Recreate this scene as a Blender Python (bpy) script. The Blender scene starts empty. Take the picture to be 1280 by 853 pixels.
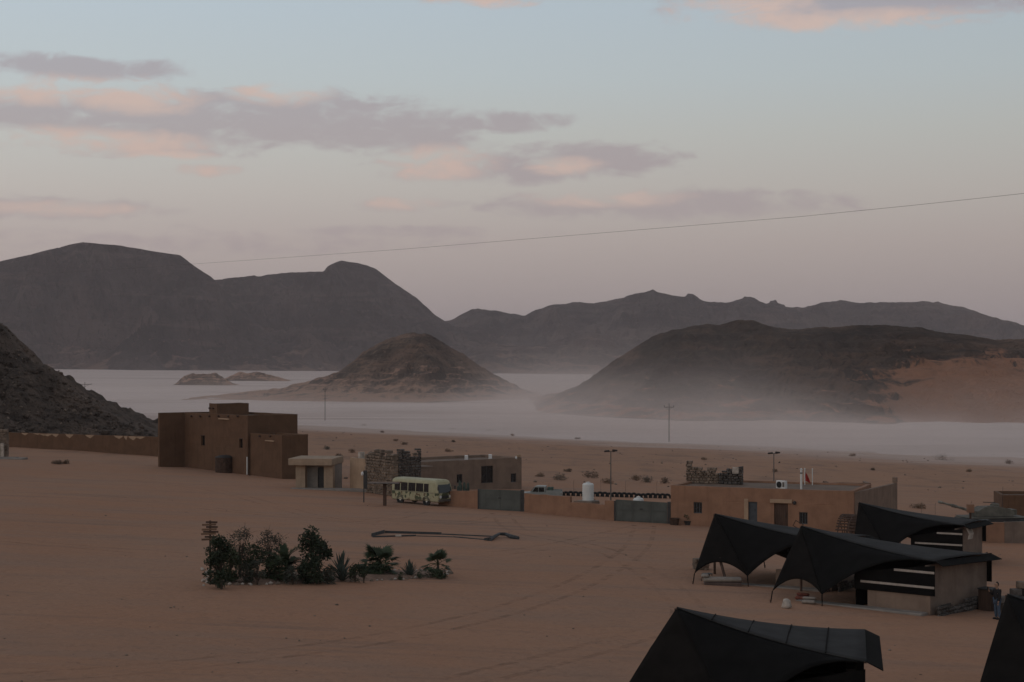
import bpy, bmesh, math, random
import numpy as np
from mathutils import Vector, Matrix

random.seed(7); RNG = np.random.default_rng(7)
S = bpy.context.scene
COL = S.collection
R = math.radians

# ------------------------------------------------------------------ camera
F = 2000.0                      # focal length in pixels of a 1280-wide frame
HOR = 450.0                     # picture row of the horizon
ZC = 13.0                       # camera height (camp ground is near z = 0)
cam_data = bpy.data.cameras.new('camera')
cam_data.sensor_width = 36.0
cam_data.lens = 36.0 * F / 1280.0
cam_data.shift_y = (HOR - 426.5) / 1280.0
cam_data.clip_end = 60000.0
cam_data.clip_start = 0.5
cam = bpy.data.objects.new('camera', cam_data)
COL.objects.link(cam)
cam.location = (0, 0, ZC)
cam.rotation_euler = (R(90), 0, 0)
S.camera = cam

# ------------------------------------------------------------------ view
S.view_settings.view_transform = 'Standard'
S.view_settings.look = 'None'
S.view_settings.exposure = 0.0
S.view_settings.gamma = 1.0
S.cycles.volume_bounces = 1
S.cycles.max_bounces = 6
S.cycles.volume_step_rate = 3.0
S.cycles.use_denoising = True

SUN_AZ = R(-125)                # from behind and left of the camera
SUN_EL = R(4)

def lin(c):
    return tuple(((v / 255.0) / 12.92 if v <= 10 else (((v / 255.0) + 0.055) / 1.055) ** 2.4) for v in c)

# ------------------------------------------------------------------ sky
world = bpy.data.worlds.new('World'); S.world = world
world.use_nodes = True
wt = world.node_tree; wt.nodes.clear()
def wn(t, **k):
    n = wt.nodes.new(t)
    for a, b in k.items(): setattr(n, a, b)
    return n
def wl(a, b): wt.links.new(a, b)
def wmath(op, a, b=None, c=None, clamp=False):
    n = wn('ShaderNodeMath', operation=op, use_clamp=clamp)
    for i, v in enumerate((a, b, c)):
        if v is None: continue
        if isinstance(v, (int, float)): n.inputs[i].default_value = v
        else: wl(v, n.inputs[i])
    return n.outputs[0]
def wmix(f, a, b, blend='MIX'):
    n = wn('ShaderNodeMix', data_type='RGBA', blend_type=blend)
    for i, v in ((0, f), (6, a), (7, b)):
        if isinstance(v, (int, float)): n.inputs[i].default_value = v
        elif isinstance(v, tuple): n.inputs[i].default_value = (*v, 1)
        else: wl(v, n.inputs[i])
    return n.outputs[2]
tc = wn('ShaderNodeTexCoord')
sep = wn('ShaderNodeSeparateXYZ'); wl(tc.outputs['Generated'], sep.inputs[0])
dx, dy, dz = sep.outputs
az = wmath('ARCTAN2', dx, dy)
el = wmath('ARCSINE', dz)
# elevation gradient of the evening sky
ramp = wn('ShaderNodeValToRGB')
wl(wmath('DIVIDE', el, math.pi / 2, clamp=True), ramp.inputs[0])
E = lambda py: math.atan((HOR - py) / F) / (math.pi / 2)
stops = [(0.0, (172, 156, 153)), (E(360), (180, 167, 163)), (E(300), (188, 176, 171)), (E(240), (193, 187, 181)),
         (E(170), (192, 194, 190)), (E(100), (188, 198, 201)), (E(10), (183, 197, 206)), (0.30, (158, 163, 170)),
         (1.0, (126, 127, 136))]
cr = ramp.color_ramp
while len(cr.elements) < len(stops): cr.elements.new(0.5)
for e, (p, c) in zip(cr.elements, stops):
    e.position = p; e.color = (*lin(c), 1)
grad = ramp.outputs[0]
# a little brighter towards the sunset side
side = wmath('MULTIPLY_ADD', wmath('SINE', az), -0.30, 1.0)
comb = wn('ShaderNodeCombineXYZ')
for i in range(3): wl(side, comb.inputs[i])
grad = wmix(1.0, grad, comb.outputs[0], 'MULTIPLY')
nish = wn('ShaderNodeTexSky', sky_type='NISHITA')
nish.sun_disc = False
nish.sun_elevation = SUN_EL; nish.sun_rotation = SUN_AZ
nish.dust_density = 3.0
nsc = wmix(1.0, nish.outputs[0], (0.10, 0.10, 0.10), 'MULTIPLY')
sky = wmix(0.12, grad, nsc)
# clouds: elongated banks placed by azimuth / elevation, broken up with noise
comb2 = wn('ShaderNodeCombineXYZ')
wl(wmath('MULTIPLY', az, 27.0), comb2.inputs[0]); wl(wmath('MULTIPLY', el, 72.0), comb2.inputs[1])
n1 = wn('ShaderNodeTexNoise'); n1.inputs['Scale'].default_value = 1.0; n1.inputs['Detail'].default_value = 8.0; n1.inputs['Roughness'].default_value = 0.58
n1.inputs['Distortion'].default_value = 0.7
wl(comb2.outputs[0], n1.inputs['Vector'])
noise = wmath('SUBTRACT', n1.outputs[0], 0.5)
comb3 = wn('ShaderNodeCombineXYZ')
wl(wmath('MULTIPLY', az, 105.0), comb3.inputs[0]); wl(wmath('MULTIPLY', el, 210.0), comb3.inputs[1])
n2 = wn('ShaderNodeTexNoise'); n2.inputs['Scale'].default_value = 1.0; n2.inputs['Detail'].default_value = 5.0
wl(comb3.outputs[0], n2.inputs['Vector'])
noise2 = wmath('SUBTRACT', n2.outputs[0], 0.5)
nw = wmath('MULTIPLY_ADD', noise2, 0.30, noise)
cmb = wn('ShaderNodeCombineXYZ'); wl(az, cmb.inputs[0]); wl(el, cmb.inputs[1]); ae = cmb.outputs[0]
def bank(px, py, rx, ry, op=1.0):
    """elongated patch of sky: op at its middle, falling below zero outside"""
    a0 = math.atan((px - 640) / F); e0 = math.atan((HOR - py) / F)
    v = wn('ShaderNodeVectorMath', operation='MULTIPLY_ADD'); wl(ae, v.inputs[0])
    v.inputs[1].default_value = (F / rx, F / ry, 0); v.inputs[2].default_value = (-a0 * F / rx, -e0 * F / ry, 0)
    d = wn('ShaderNodeVectorMath', operation='DOT_PRODUCT'); wl(v.outputs[0], d.inputs[0]); wl(v.outputs[0], d.inputs[1])
    return wmath('MULTIPLY_ADD', d.outputs['Value'], -op, op)
clouds = [  # px, py, rx, ry, warp, soft, opacity
    (280, 156, 310, 40, 2.6, .9, .98), (60, 150, 170, 30, 2.4, .9, .8), (480, 163, 140, 32, 2.4, .9, .9), (620, 153, 95, 15, 3.0, 1.0, .85),
    (60, 98, 165, 16, 2.8, .9, .9), (610, 211, 130, 20, 3.2, 1.0, .85), (745, 199, 110, 24, 3.4, .9, .9),
    (830, 258, 225, 19, 3.0, 1.1, .85), (250, 217, 40, 8, 2.0, 1.1, .7), (515, 256, 75, 9, 3.0, 1.2, .6),
    (70, 268, 125, 14, 2.6, 1.2, .75), (490, 291, 150, 7, 3.0, 1.3, .5), (170, 190, 150, 14, 3.4, 1.2, .6),
    (1110, 8, 260, 36, 2.2, .8, 1.05), (600, -2, 70, 10, 2.6, 1.1, .6), (280, 305, 260, 14, 3.0, 1.4, .4),
    (960, 246, 60, 6, 2.0, 1.2, .4), (-420, 40, 220, 30, 2.5, 1, .8), (1900, 150, 300, 36, 2.5, 1, .8), (300, -160, 360, 50, 2.4, 1, .85),
    (2600, 60, 600, 50, 2.5, 1, .8), (-1400, 120, 600, 45, 2.5, 1, .8)]
warm_spots = [(40, 126, 120, 18), (165, 130, 80, 20), (345, 118, 60, 16), (550, 207, 70, 22), (705, 207, 45, 11), (925, 16, 85, 34), (1080, 38, 160, 16),
              (250, 217, 45, 10), (505, 254, 55, 10), (600, 0, 80, 12), (120, 186, 140, 16), (760, 248, 90, 12), (210, 202, 60, 10), (80, 268, 90, 9)]
mask = None
for (px, py, rx, ry, w, so, op) in clouds:
    m = bank(px, py, rx, ry, op)
    mask = m if mask is None else wmath('MAXIMUM', mask, m)
def sstep(v, a, b):
    m = wn('ShaderNodeMapRange', interpolation_type='SMOOTHSTEP'); wl(v, m.inputs[0])
    m.inputs[1].default_value = a; m.inputs[2].default_value = b
    return m.outputs[0]
mask = sstep(wmath('MULTIPLY_ADD', nw, 3.2, mask), -0.35, 0.80)
warm = None
for (px, py, rx, ry) in warm_spots:
    m = bank(px, py, rx, ry)
    warm = m if warm is None else wmath('MAXIMUM', warm, m)
warm = sstep(wmath('MULTIPLY_ADD', nw, 3.0, warm), -0.7, 1.3)
cloud_lo = wmix(0.62, grad, lin((150, 136, 142)))
cloud_col = wmix(wmath('MULTIPLY', warm, 0.58), cloud_lo, lin((222, 192, 174)))
# clouds low in the sky fade into the haze
fade = wn('ShaderNodeMapRange'); wl(el, fade.inputs[0])
fade.inputs[1].default_value = 0.04; fade.inputs[2].default_value = 0.12; fade.inputs[3].default_value = 0.35; fade.inputs[4].default_value = 1.0
sky = wmix(wmath('MULTIPLY', mask, fade.outputs[0]), sky, cloud_col)
bg = wn('ShaderNodeBackground'); wl(sky, bg.inputs[0]); bg.inputs[1].default_value = 1.1
world.cycles.sampling_method = 'MANUAL'; world.cycles.sample_map_resolution = 256
wo = wn('ShaderNodeOutputWorld'); wl(bg.outputs[0], wo.inputs[0])

# ------------------------------------------------------------------ sun: just set, a faint broad warm light from behind left
sun_d = bpy.data.lights.new('sun', 'SUN'); sun_d.energy = 0.12; sun_d.angle = R(30); sun_d.color = (1.0, 0.80, 0.66)
sun = bpy.data.objects.new('sun', sun_d); COL.objects.link(sun)
_el = R(14)
_v = Vector((math.sin(SUN_AZ) * math.cos(_el), math.cos(SUN_AZ) * math.cos(_el), math.sin(_el)))
sun.rotation_euler = _v.to_track_quat('Z', 'Y').to_euler()
sun.location = (-60, -60, 60)

# ------------------------------------------------------------------ noise
def _hash(ix, iy, seed):
    h = (ix.astype(np.int64) * 374761393 + iy.astype(np.int64) * 668265263 + seed * 2147483647) & 0x7fffffff
    h = ((h ^ (h >> 13)) * 1274126177) & 0x7fffffff
    return ((h ^ (h >> 16)) & 0xffff) / 65535.0
def vnoise(x, y, seed=0):
    x = np.asarray(x, float); y = np.asarray(y, float)
    ix = np.floor(x); iy = np.floor(y); fx = x - ix; fy = y - iy
    fx = fx * fx * fx * (fx * (fx * 6 - 15) + 10); fy = fy * fy * fy * (fy * (fy * 6 - 15) + 10)
    a = _hash(ix, iy, seed); b = _hash(ix + 1, iy, seed); c = _hash(ix, iy + 1, seed); d = _hash(ix + 1, iy + 1, seed)
    return (a + (b - a) * fx) * (1 - fy) + (c + (d - c) * fx) * fy
def fbm(x, y, oct=5, seed=0, gain=0.5, ridged=False):
    s = 0; a = 1.0; t = 0
    for o in range(oct):
        n = vnoise(np.asarray(x) * 2 ** o + 17.3 * o, np.asarray(y) * 2 ** o - 9.1 * o, seed + o * 13)
        n = 1 - np.abs(2 * n - 1) if ridged else n
        s = s + a * (n - 0.5); t += a; a *= gain
    return s / t * 2

# ------------------------------------------------------------------ terrain
DEDGE = 25.0
def sand_drop(x, y):
    x = np.asarray(x, float); y = np.asarray(y, float)
    xs = np.clip(x, -160, 160)
    yc = np.minimum(y, 200.0)
    d = 9.6 + 0.04 * xs + 0.025 * np.maximum(yc, -100)
    ye = np.clip(528 - 0.95 * x, 330, 900)
    t = np.maximum(y - 200, 0) / (ye - 200)
    d = d + (DEDGE - d) * np.where(y > 200, t, 0) 
    w = np.clip((y - 165) / 80, 0, 1)
    d = d - w * (0.55 * fbm(x / 46, y / 30, 4, 3) + 0.10 * fbm(x / 7, y / 5, 3, 9))
    return d
def gz(x, y):
    if y < 165: return ZC - (9.6 + .04 * min(max(x, -160), 160) + .025 * max(y, -100))
    return float(ZC - sand_drop(x, y))
def playa_drop(x, y):
    x = np.asarray(x, float); y = np.asarray(y, float)
    s = np.maximum(y - 900, 0) / 3000
    s = np.minimum(s, 3.0)
    u = np.clip(x / np.maximum(y, 300), -0.4, 0.4)
    return DEDGE + s * (8 + 40 * u)
def gp(x, y): return gz(x, y) if y < 165 else float(max(ZC - sand_drop(x, y), ZC - playa_drop(x, y)))
def U(px): return (px - 640.0) / F
def V(py): return (py - HOR) / F
def G(px, py):
    """ground point seen at a picture position"""
    u, v = U(px), V(py)
    lo, hi = 12.0, (320.0 if py > 585 else 6000.0)
    for _ in range(26 if py > 585 else 34):
        m = (lo + hi) / 2
        if ZC - v * m > gp(u * m, m): lo = m
        else: hi = m
    m = (lo + hi) / 2
    return Vector((u * m, m, gp(u * m, m)))
def P(px, py, y):
    """point at a picture position and a known distance"""
    return Vector((U(px) * y, y, ZC - V(py) * y))

# ------------------------------------------------------------------ materials
MATS = {}
def new_mat(name):
    m = bpy.data.materials.new(name); m.use_nodes = True
    nt = m.node_tree; nt.nodes.clear()
    out = nt.nodes.new('ShaderNodeOutputMaterial'); b = nt.nodes.new('ShaderNodeBsdfPrincipled')
    nt.links.new(b.outputs[0], out.inputs[0])
    MATS[name] = m
    return m, nt, b
class NT:
    def __init__(s, nt): s.nt = nt
    def n(s, t, **k):
        n = s.nt.nodes.new(t)
        for a, b in k.items(): setattr(n, a, b)
        return n
    def put(s, v, sock):
        if isinstance(v, (int, float)): sock.default_value = v
        elif isinstance(v, tuple):
            sock.default_value = (*v, 1) if len(sock.default_value) == 4 else v
        else: s.nt.links.new(v, sock)
    def m(s, op, a, b=None, c=None, clamp=False):
        n = s.n('ShaderNodeMath', operation=op, use_clamp=clamp)
        for i, v in enumerate((a, b, c)):
            if v is not None: s.put(v, n.inputs[i])
        return n.outputs[0]
    def mix(s, f, a, b, blend='MIX'):
        n = s.n('ShaderNodeMix', data_type='RGBA', blend_type=blend)
        s.put(f, n.inputs[0]); s.put(a, n.inputs[6]); s.put(b, n.inputs[7])
        return n.outputs[2]
    def pos(s): return s.n('ShaderNodeNewGeometry').outputs['Position']
    def obj(s): return s.n('ShaderNodeTexCoord').outputs['Object']
    def mapv(s, v, scale=(1, 1, 1), loc=(0, 0, 0)):
        n = s.n('ShaderNodeMapping'); s.nt.links.new(v, n.inputs[0])
        n.inputs[1].default_value = loc; n.inputs[3].default_value = scale
        return n.outputs[0]
    def noise(s, v, scale, detail=5, rough=0.55, dist=0.0):
        n = s.n('ShaderNodeTexNoise'); s.nt.links.new(v, n.inputs['Vector'])
        n.inputs['Scale'].default_value = scale; n.inputs['Detail'].default_value = detail
        n.inputs['Roughness'].default_value = rough; n.inputs['Distortion'].default_value = dist
        return n.outputs[0]
    def voro(s, v, scale, feature='F1', out='Distance'):
        n = s.n('ShaderNodeTexVoronoi', feature=feature); s.nt.links.new(v, n.inputs['Vector'])
        n.inputs['Scale'].default_value = scale
        return n.outputs[out]
    def rng(s, v, a, b, c=0.0, d=1.0, smooth=True):
        n = s.n('ShaderNodeMapRange', interpolation_type='SMOOTHSTEP' if smooth else 'LINEAR')
        s.nt.links.new(v, n.inputs[0])
        for i, q in enumerate((a, b, c, d)): n.inputs[i + 1].default_value = q
        return n.outputs[0]
    def bump(s, h, strength=0.3, dist=0.05, normal=None):
        n = s.n('ShaderNodeBump'); n.inputs['Strength'].default_value = strength; n.inputs['Distance'].default_value = dist
        s.nt.links.new(h, n.inputs['Height'])
        if normal is not None: s.nt.links.new(normal, n.inputs['Normal'])
        return n.outputs[0]

def mat_sand():
    m, nt, b = new_mat('sand'); q = NT(nt); p = q.pos()
    big = q.noise(q.mapv(p, (1, .35, 1)), 0.035, 4, .6)
    mid = q.noise(q.mapv(p, (.35, 1, 1)), 0.22, 5, .6, .3)
    streak = q.noise(q.mapv(p, (.06, .9, 1), (3, 7, 0)), 0.55, 4, .6)
    fine = q.noise(p, 3.0, 5, .65)
    c = q.mix(q.rng(big, .32, .70), (.345, .178, .105), (.358, .205, .132))
    c = q.mix(q.m('MULTIPLY', q.rng(mid, .42, .70), .7), c, (.290, .185, .132))
    c = q.mix(q.m('MULTIPLY', q.rng(streak, .52, .72), .6), c, (.215, .140, .104))
    c = q.mix(q.m('MULTIPLY', q.rng(fine, .50, .75), .50), c, (.215, .132, .095))
    patch = q.noise(q.mapv(p, (1, 1.6, 1), (11, 3, 0)), .85, 6, .7, .4)
    c = q.mix(q.m('MULTIPLY', q.rng(patch, .50, .72), .34), c, (.218, .142, .106))
    c = q.mix(q.m('MULTIPLY', q.rng(patch, .30, .46, 1.0, 0.0), .35), c, (.385, .225, .145))
    # drier, browner desert beyond the camp with gravel specks
    sp = q.n('ShaderNodeSeparateXYZ'); nt.links.new(p, sp.inputs[0])
    far = q.rng(sp.outputs[1], 170, 230)
    gr = q.noise(q.mapv(p, (1, .45, 1)), 0.16, 6, .75)
    cf = q.mix(q.rng(gr, .45, .66), (.345, .195, .122), (.235, .145, .100))
    c = q.mix(q.m('MULTIPLY', far, .8), c, cf)
    # pale dried mud along the lake edge, widened to paint in the dust's soft haze
    ed_ = q.m('SUBTRACT', q.m('MULTIPLY_ADD', sp.outputs[0], .95, sp.outputs[1]), 528.0)
    en = q.noise(q.mapv(p, (.35, 1, 1)), .03, 5, .65)
    sh = q.rng(q.m('ADD', ed_, q.m('MULTIPLY', q.m('SUBTRACT', en, .5), 300.0)), -150, 10)
    c = q.mix(q.m('MULTIPLY', sh, .8), c, (.50, .395, .345))
    q.put(c, b.inputs['Base Color']); b.inputs['Roughness'].default_value = .95
    b.inputs['Specular IOR Level'].default_value = .15
    foot = q.voro(q.mapv(p, (1, 1, .2)), 1.6)
    h = q.m('ADD', q.m('MULTIPLY', fine, .5), q.m('MULTIPLY', q.rng(foot, .0, .35), .35))
    h = q.m('ADD', h, q.m('MULTIPLY', mid, 1.5))
    h = q.m('ADD', h, q.m('MULTIPLY', patch, 1.0))
    q.put(q.bump(h, .75, .16), b.inputs['Normal'])
    return m
def mat_playa():
    m, nt, b = new_mat('dry_mud'); q = NT(nt); p = q.pos()
    st = q.noise(q.mapv(p, (.12, 1, 1)), 0.010, 6, .62, .3)
    st2 = q.noise(q.mapv(p, (.25, 1, 1), (50, 9, 0)), 0.035, 5, .6)
    c = q.mix(q.rng(st2, .35, .7), (.58, .475, .43), (.50, .40, .355))
    c = q.mix(q.m('MULTIPLY', q.rng(st, .52, .64), .75), c, (.36, .255, .21))
    q.put(c, b.inputs['Base Color']); b.inputs['Roughness'].default_value = .9
    b.inputs['Specular IOR Level'].default_value = .2
    return m
def mat_rock(name, dark, mid, light, sandc, scale, sand_amt, base_z, top_z, strata=1.0, sand_x=None):
    m, nt, b = new_mat(name); q = NT(nt); p = q.pos()
    geo = q.n('ShaderNodeNewGeometry'); sp = q.n('ShaderNodeSeparateXYZ'); nt.links.new(p, sp.inputs[0])
    nz = q.n('ShaderNodeSeparateXYZ'); nt.links.new(geo.outputs['Normal'], nz.inputs[0])
    a = q.noise(p, scale, 6, .65, .3)
    st = q.noise(q.mapv(p, (.10, .10, 1.0)), scale * 3.4, 5, .6, .4)
    gul = q.noise(q.mapv(p, (1, 1, .12)), scale * 3.0, 5, .65, .2)
    c = q.mix(q.rng(a, .35, .68), dark, mid)
    big = q.noise(q.mapv(p, (1, 1, .6)), scale * .42, 3, .5)
    c = q.mix(q.m('MULTIPLY', q.rng(big, .48, .66), .55), c, light)  # broad tone contrast: relief shading painted into the rock colour
    c = q.mix(q.m('MULTIPLY', q.rng(st, .50, .70), .65 * strata), c, light)
    c = q.mix(q.m('MULTIPLY', q.rng(gul, .50, .68), .62), c, dark)
    cr = q.noise(q.mapv(p, (1, 1, .35)), scale * 8.5, 5, .7, .6)
    c = q.mix(q.m('MULTIPLY', q.rng(cr, .34, .47, 1.0, 0.0), .75), c, tuple(v * .45 for v in dark))
    c = q.mix(q.m('MULTIPLY', q.rng(cr, .56, .70), .55), c, light)
    # wind-blown sand caught on the gentler, lower slopes
    hgt = q.rng(sp.outputs[2], base_z, top_z, 1.0, 0.0, False)
    sn = q.noise(p, scale * 1.6, 6, .7, .4)
    s = q.m('ADD', q.m('MULTIPLY', hgt, 1.1), q.m('MULTIPLY', q.m('SUBTRACT', sn, .5), 2.2))
    s = q.m('ADD', s, q.m('MULTIPLY', q.m('SUBTRACT', nz.outputs[2], .8), 1.2))
    if sand_x: s = q.m('ADD', s, q.m('MULTIPLY', q.rng(sp.outputs[0], sand_x[0], sand_x[1], 0.0, sand_x[2]), q.rng(sp.outputs[2], -4.0, 30.0, 1.0, .12)))
    c = q.mix(q.m('MULTIPLY', q.rng(s, .85, 1.25), sand_amt), c, sandc)
    q.put(c, b.inputs['Base Color']); b.inputs['Roughness'].default_value = .95
    b.inputs['Specular IOR Level'].default_value = .12
    fine = q.noise(p, scale * 9, 6, .7)
    h = q.m('ADD', q.m('ADD', fine, q.m('MULTIPLY', st, 1.3)), q.m('MULTIPLY', gul, 1.2))
    h = q.m('ADD', h, q.m('MULTIPLY', cr, 1.6))
    q.put(q.bump(h, 1.0, .35 / scale * .4), b.inputs['Normal'])
    return m

def tag(o, label=None, cat=None, group=None, kind=None):
    if label: o['label'] = label
    if cat: o['category'] = cat
    if group: o['group'] = group
    if kind: o['kind'] = kind
    return o
def mesh_obj(name, verts, faces, mat, parent=None, smooth=False):
    me = bpy.data.meshes.new(name)
    me.from_pydata(verts, [], faces)
    if smooth: me.polygons.foreach_set('use_smooth', [True] * len(me.polygons))
    me.materials.append(mat); me.update()
    o = bpy.data.objects.new(name, me); COL.objects.link(o)
    if parent is not None: o.parent = parent
    return o
def grid_obj(name, X, Y, Z, mat, parent=None, smooth=True):
    n, k = X.shape
    verts = np.stack([X, Y, Z], -1).reshape(-1, 3)
    i = np.arange(n * k).reshape(n, k)
    faces = np.stack([i[:-1, :-1], i[:-1, 1:], i[1:, 1:], i[1:, :-1]], -1).reshape(-1, 4)
    me = bpy.data.meshes.new(name)
    me.vertices.add(len(verts)); me.vertices.foreach_set('co', verts.astype(np.float32).ravel())
    me.loops.add(faces.size); me.loops.foreach_set('vertex_index', faces.astype(np.int32).ravel())
    me.polygons.add(len(faces)); me.polygons.foreach_set('loop_start', np.arange(0, faces.size, 4, dtype=np.int32))
    me.polygons.foreach_set('use_smooth', np.full(len(faces), smooth))
    me.update(calc_edges=True); me.validate()
    me.materials.append(mat)
    o = bpy.data.objects.new(name, me); COL.objects.link(o)
    if parent is not None: o.parent = parent
    return o

M_SAND = mat_sand(); M_PLAYA = mat_playa()
# sandy camp ground, fine near the camp and coarser beyond
ys = np.concatenate([np.linspace(-120, 30, 20)[:-1], np.linspace(30, 260, 170)[:-1], np.linspace(260, 1000, 150)])
xs = np.concatenate([np.linspace(-900, -140, 40)[:-1], np.linspace(-140, 160, 230)[:-1], np.linspace(160, 900, 40)])
XX, YY = np.meshgrid(xs, ys)
o = grid_obj('ground', XX, YY, ZC - sand_drop(XX, YY), M_SAND); tag(o, kind='structure')
# dry lake bed that runs out to the horizon
ys = np.concatenate([np.linspace(250, 1500, 60)[:-1], np.linspace(1500, 9000, 60)[:-1], np.linspace(9000, 30000, 8)])
XX, YY = np.meshgrid(np.linspace(-1, 1, 81), ys)
XX = XX * (YY * 0.7 + 900)
o = grid_obj('dry_lake_bed', XX, YY, ZC - playa_drop(XX, YY), M_PLAYA); tag(o, kind='structure')

# ------------------------------------------------------------------ mountains and hills
def ridge(name, sil, y0, wf, wb, mat, seed, ncol=420, nrow=90, rough=1.0, power=1.15, terr=0.0, terr_step=8.0, base=None, bulge=None, gully=40.0, lean=0.0, crag=2.2):
    """a range whose skyline runs through the picture points sil when its crest stands y0 metres away"""
    sx = np.array([U(p) * y0 for p, q in sil]); sz = np.array([ZC - V(q) * y0 for p, q in sil])
    xs = np.linspace(sx[0], sx[-1], ncol)
    crest = np.interp(xs, sx, sz)
    t = np.concatenate([np.linspace(-1, 0, int(nrow * .7))[:-1], np.linspace(0, 1, nrow - int(nrow * .7) + 1)])
    T, X = np.meshgrid(t, xs, indexing='ij')
    crest = crest + y0 / F * crag * (fbm(xs / (y0 / F * 16), xs * 0 + seed, 4, seed + 3, .65)) * np.clip((crest - crest.min()) / (crest.max() - crest.min()) * 4, 0, 1)
    C = np.broadcast_to(crest, X.shape)
    hn = np.clip((crest - crest.min()) / (crest.max() - crest.min()), 0, 1)
    wfa = wf * (.45 + .55 * hn ** .6) * (1 + .30 * fbm(xs / gully / 1.7, xs * 0 + .5, 3, seed + 8))
    wfa = np.broadcast_to(wfa, X.shape)
    Yd = y0 + np.where(T < 0, T * wfa, T * wb) + lean * (X - xs.mean())
    warpx = X + 0.25 * wb * fbm(X / gully / 3, T * 2.0, 3, seed + 5)
    B = np.maximum(ZC - playa_drop(X, Yd), ZC - sand_drop(X, Yd)) if base is None else base(X, Yd)
    H = np.maximum(C - B, 0)
    a = np.abs(T)
    # crest line wanders in depth so that spurs stand forward of it
    g = fbm(warpx / gully, a * 1.6 + seed, 5, seed, .55, True)
    prof = np.clip(1 - a, 0, 1) ** power
    if bulge is not None: prof = bulge(a, X)
    prof = np.clip(prof + g * 0.22 * rough * np.sin(np.pi * np.clip(a, 0, 1)) ** .8 * (T < 0) + g * .08 * rough * (T >= 0) * a, 0, 1.0)
    Z = B + H * prof
    if terr > 0:
        zz = (Z + 0.25 * terr_step * fbm(X / gully, T * 3, 3, seed + 31)) / terr_step
        fr = zz - np.floor(zz)
        Z = Z + terr * terr_step * (np.clip(fr * 2.6 - 0.8, 0, 1) - fr) * np.clip(H * prof / (terr_step), 0, 1) * np.clip(a * 8, 0, 1)
    Z = Z + rough * 0.045 * H.max() * fbm(X / gully * 2.5, Yd / gully * 2.5, 5, seed + 77) * np.clip(prof * 3, 0, 1) * np.clip(a * 6, 0.25, 1)
    lim = ZC + (np.interp(X / Yd * y0, xs, crest) - ZC) * Yd / y0 - a * .01 * H
    Z = np.where(T < 0, np.minimum(Z, np.maximum(lim, B)), np.minimum(Z, C))
    Z = np.where(a >= .999, B - 2.0, Z)
    Z = np.where(H < .02, np.minimum(Z, B - 1.0), Z)
    o = grid_obj(name, X, Yd, Z, mat)
    tag(o, kind='structure')
    return o
far_rock = mat_rock('far_rock', (.020, .018, .019), (.090, .071, .066), (.200, .138, .116), (.30, .185, .140), .008, .80, -40, 210)
mid_rock = mat_rock('mid_rock', (.080, .062, .052), (.205, .148, .114), (.40, .255, .185), (.55, .33, .23), .045, .95, -14, 44)
hill_rock = mat_rock('hill_rock', (.046, .036, .030), (.116, .080, .060), (.245, .150, .105), (.52, .250, .148), .030, .95, -20, 26, 1.0, (135, 215, 1.15))
near_rock = mat_rock('near_rock', (.090, .072, .061), (.180, .138, .112), (.26, .188, .145), (.20, .135, .10), .22, .35, -5, 6, .5)

ridge('mountain', [(-260, 455), (-200, 400), (-100, 345), (0, 327), (35, 319), (70, 310), (92, 305), (104, 303), (120, 304.5), (150, 307), (190, 314), (225, 319), (245, 334), (265, 347),
       (290, 372), (320, 405), (350, 432), (385, 452), (430, 468), (470, 480)], 4300, 620, 900, far_rock, 11, 420, 130, gully=190, crag=.25, rough=2.2, terr=.5, terr_step=26)
ridge('mountain', [(60, 420), (150, 365), (240, 350), (272, 348.5), (300, 346), (360, 341), (405, 339.5), (409, 333), (416, 329), (427, 326), (445, 329), (457, 331), (462, 333), (470, 336), (483, 346), (495, 355),
       (520, 372), (528, 380), (545, 395), (560, 404), (600, 425), (650, 446), (700, 458), (760, 468), (800, 474)], 4900, 800, 900, far_rock, 23, 420, 130, gully=210, crag=1.2, rough=2.2, terr=.5, terr_step=28)
ridge('mountain', [(430, 470), (480, 440), (520, 417), (548, 402), (565, 399), (590, 388), (605, 386), (622, 388), (640, 392), (655, 394.5), (672, 388), (690, 382), (715, 378), (750, 378), (780, 372), (784, 369), (800, 367),
       (812, 365), (816, 363), (823, 366), (840, 369), (856, 370), (860, 367), (866, 368), (880, 375.5), (900, 378), (915, 377), (928, 373), (931, 370.5), (944, 374), (950, 378), (961, 378), (963, 374.5), (970, 374), (972, 378), (980, 380), (982, 383.5),
       (1005, 386), (1018, 382), (1030, 378), (1052, 375), (1080, 379), (1120, 378), (1140, 377), (1168, 377), (1173, 376), (1177, 378), (1200, 384), (1240, 396), (1280, 407), (1340, 420), (1450, 440), (1560, 470)],
      5400, 950, 900, far_rock, 37, 900, 100, gully=230, rough=1.8, terr=.5, terr_step=26)
ridge('mountain', [(540, 475), (575, 440), (610, 428), (640, 431), (665, 432), (700, 424), (722, 418), (740, 416.5), (765, 420), (785, 431), (815, 447), (850, 462), (900, 478)], 4250, 420, 500, far_rock, 41, 260, 70, gully=150, rough=1.6, terr=.4, terr_step=22)
ridge('rocky_hill', [(265, 494), (330, 489), (380, 478), (410, 470), (425, 464), (440, 453), (452, 441), (462, 435), (475, 428), (488, 422), (500, 418.5), (515, 417), (530, 417.5), (540, 420.5), (560, 432), (575, 441), (590, 450),
       (605, 460), (620, 469), (640, 480), (650, 485), (680, 497), (715, 506)], 1130, 200, 220, mid_rock, 53, 460, 140, power=1.25, gully=34, terr=.55, terr_step=4.0, rough=.8)
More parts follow.
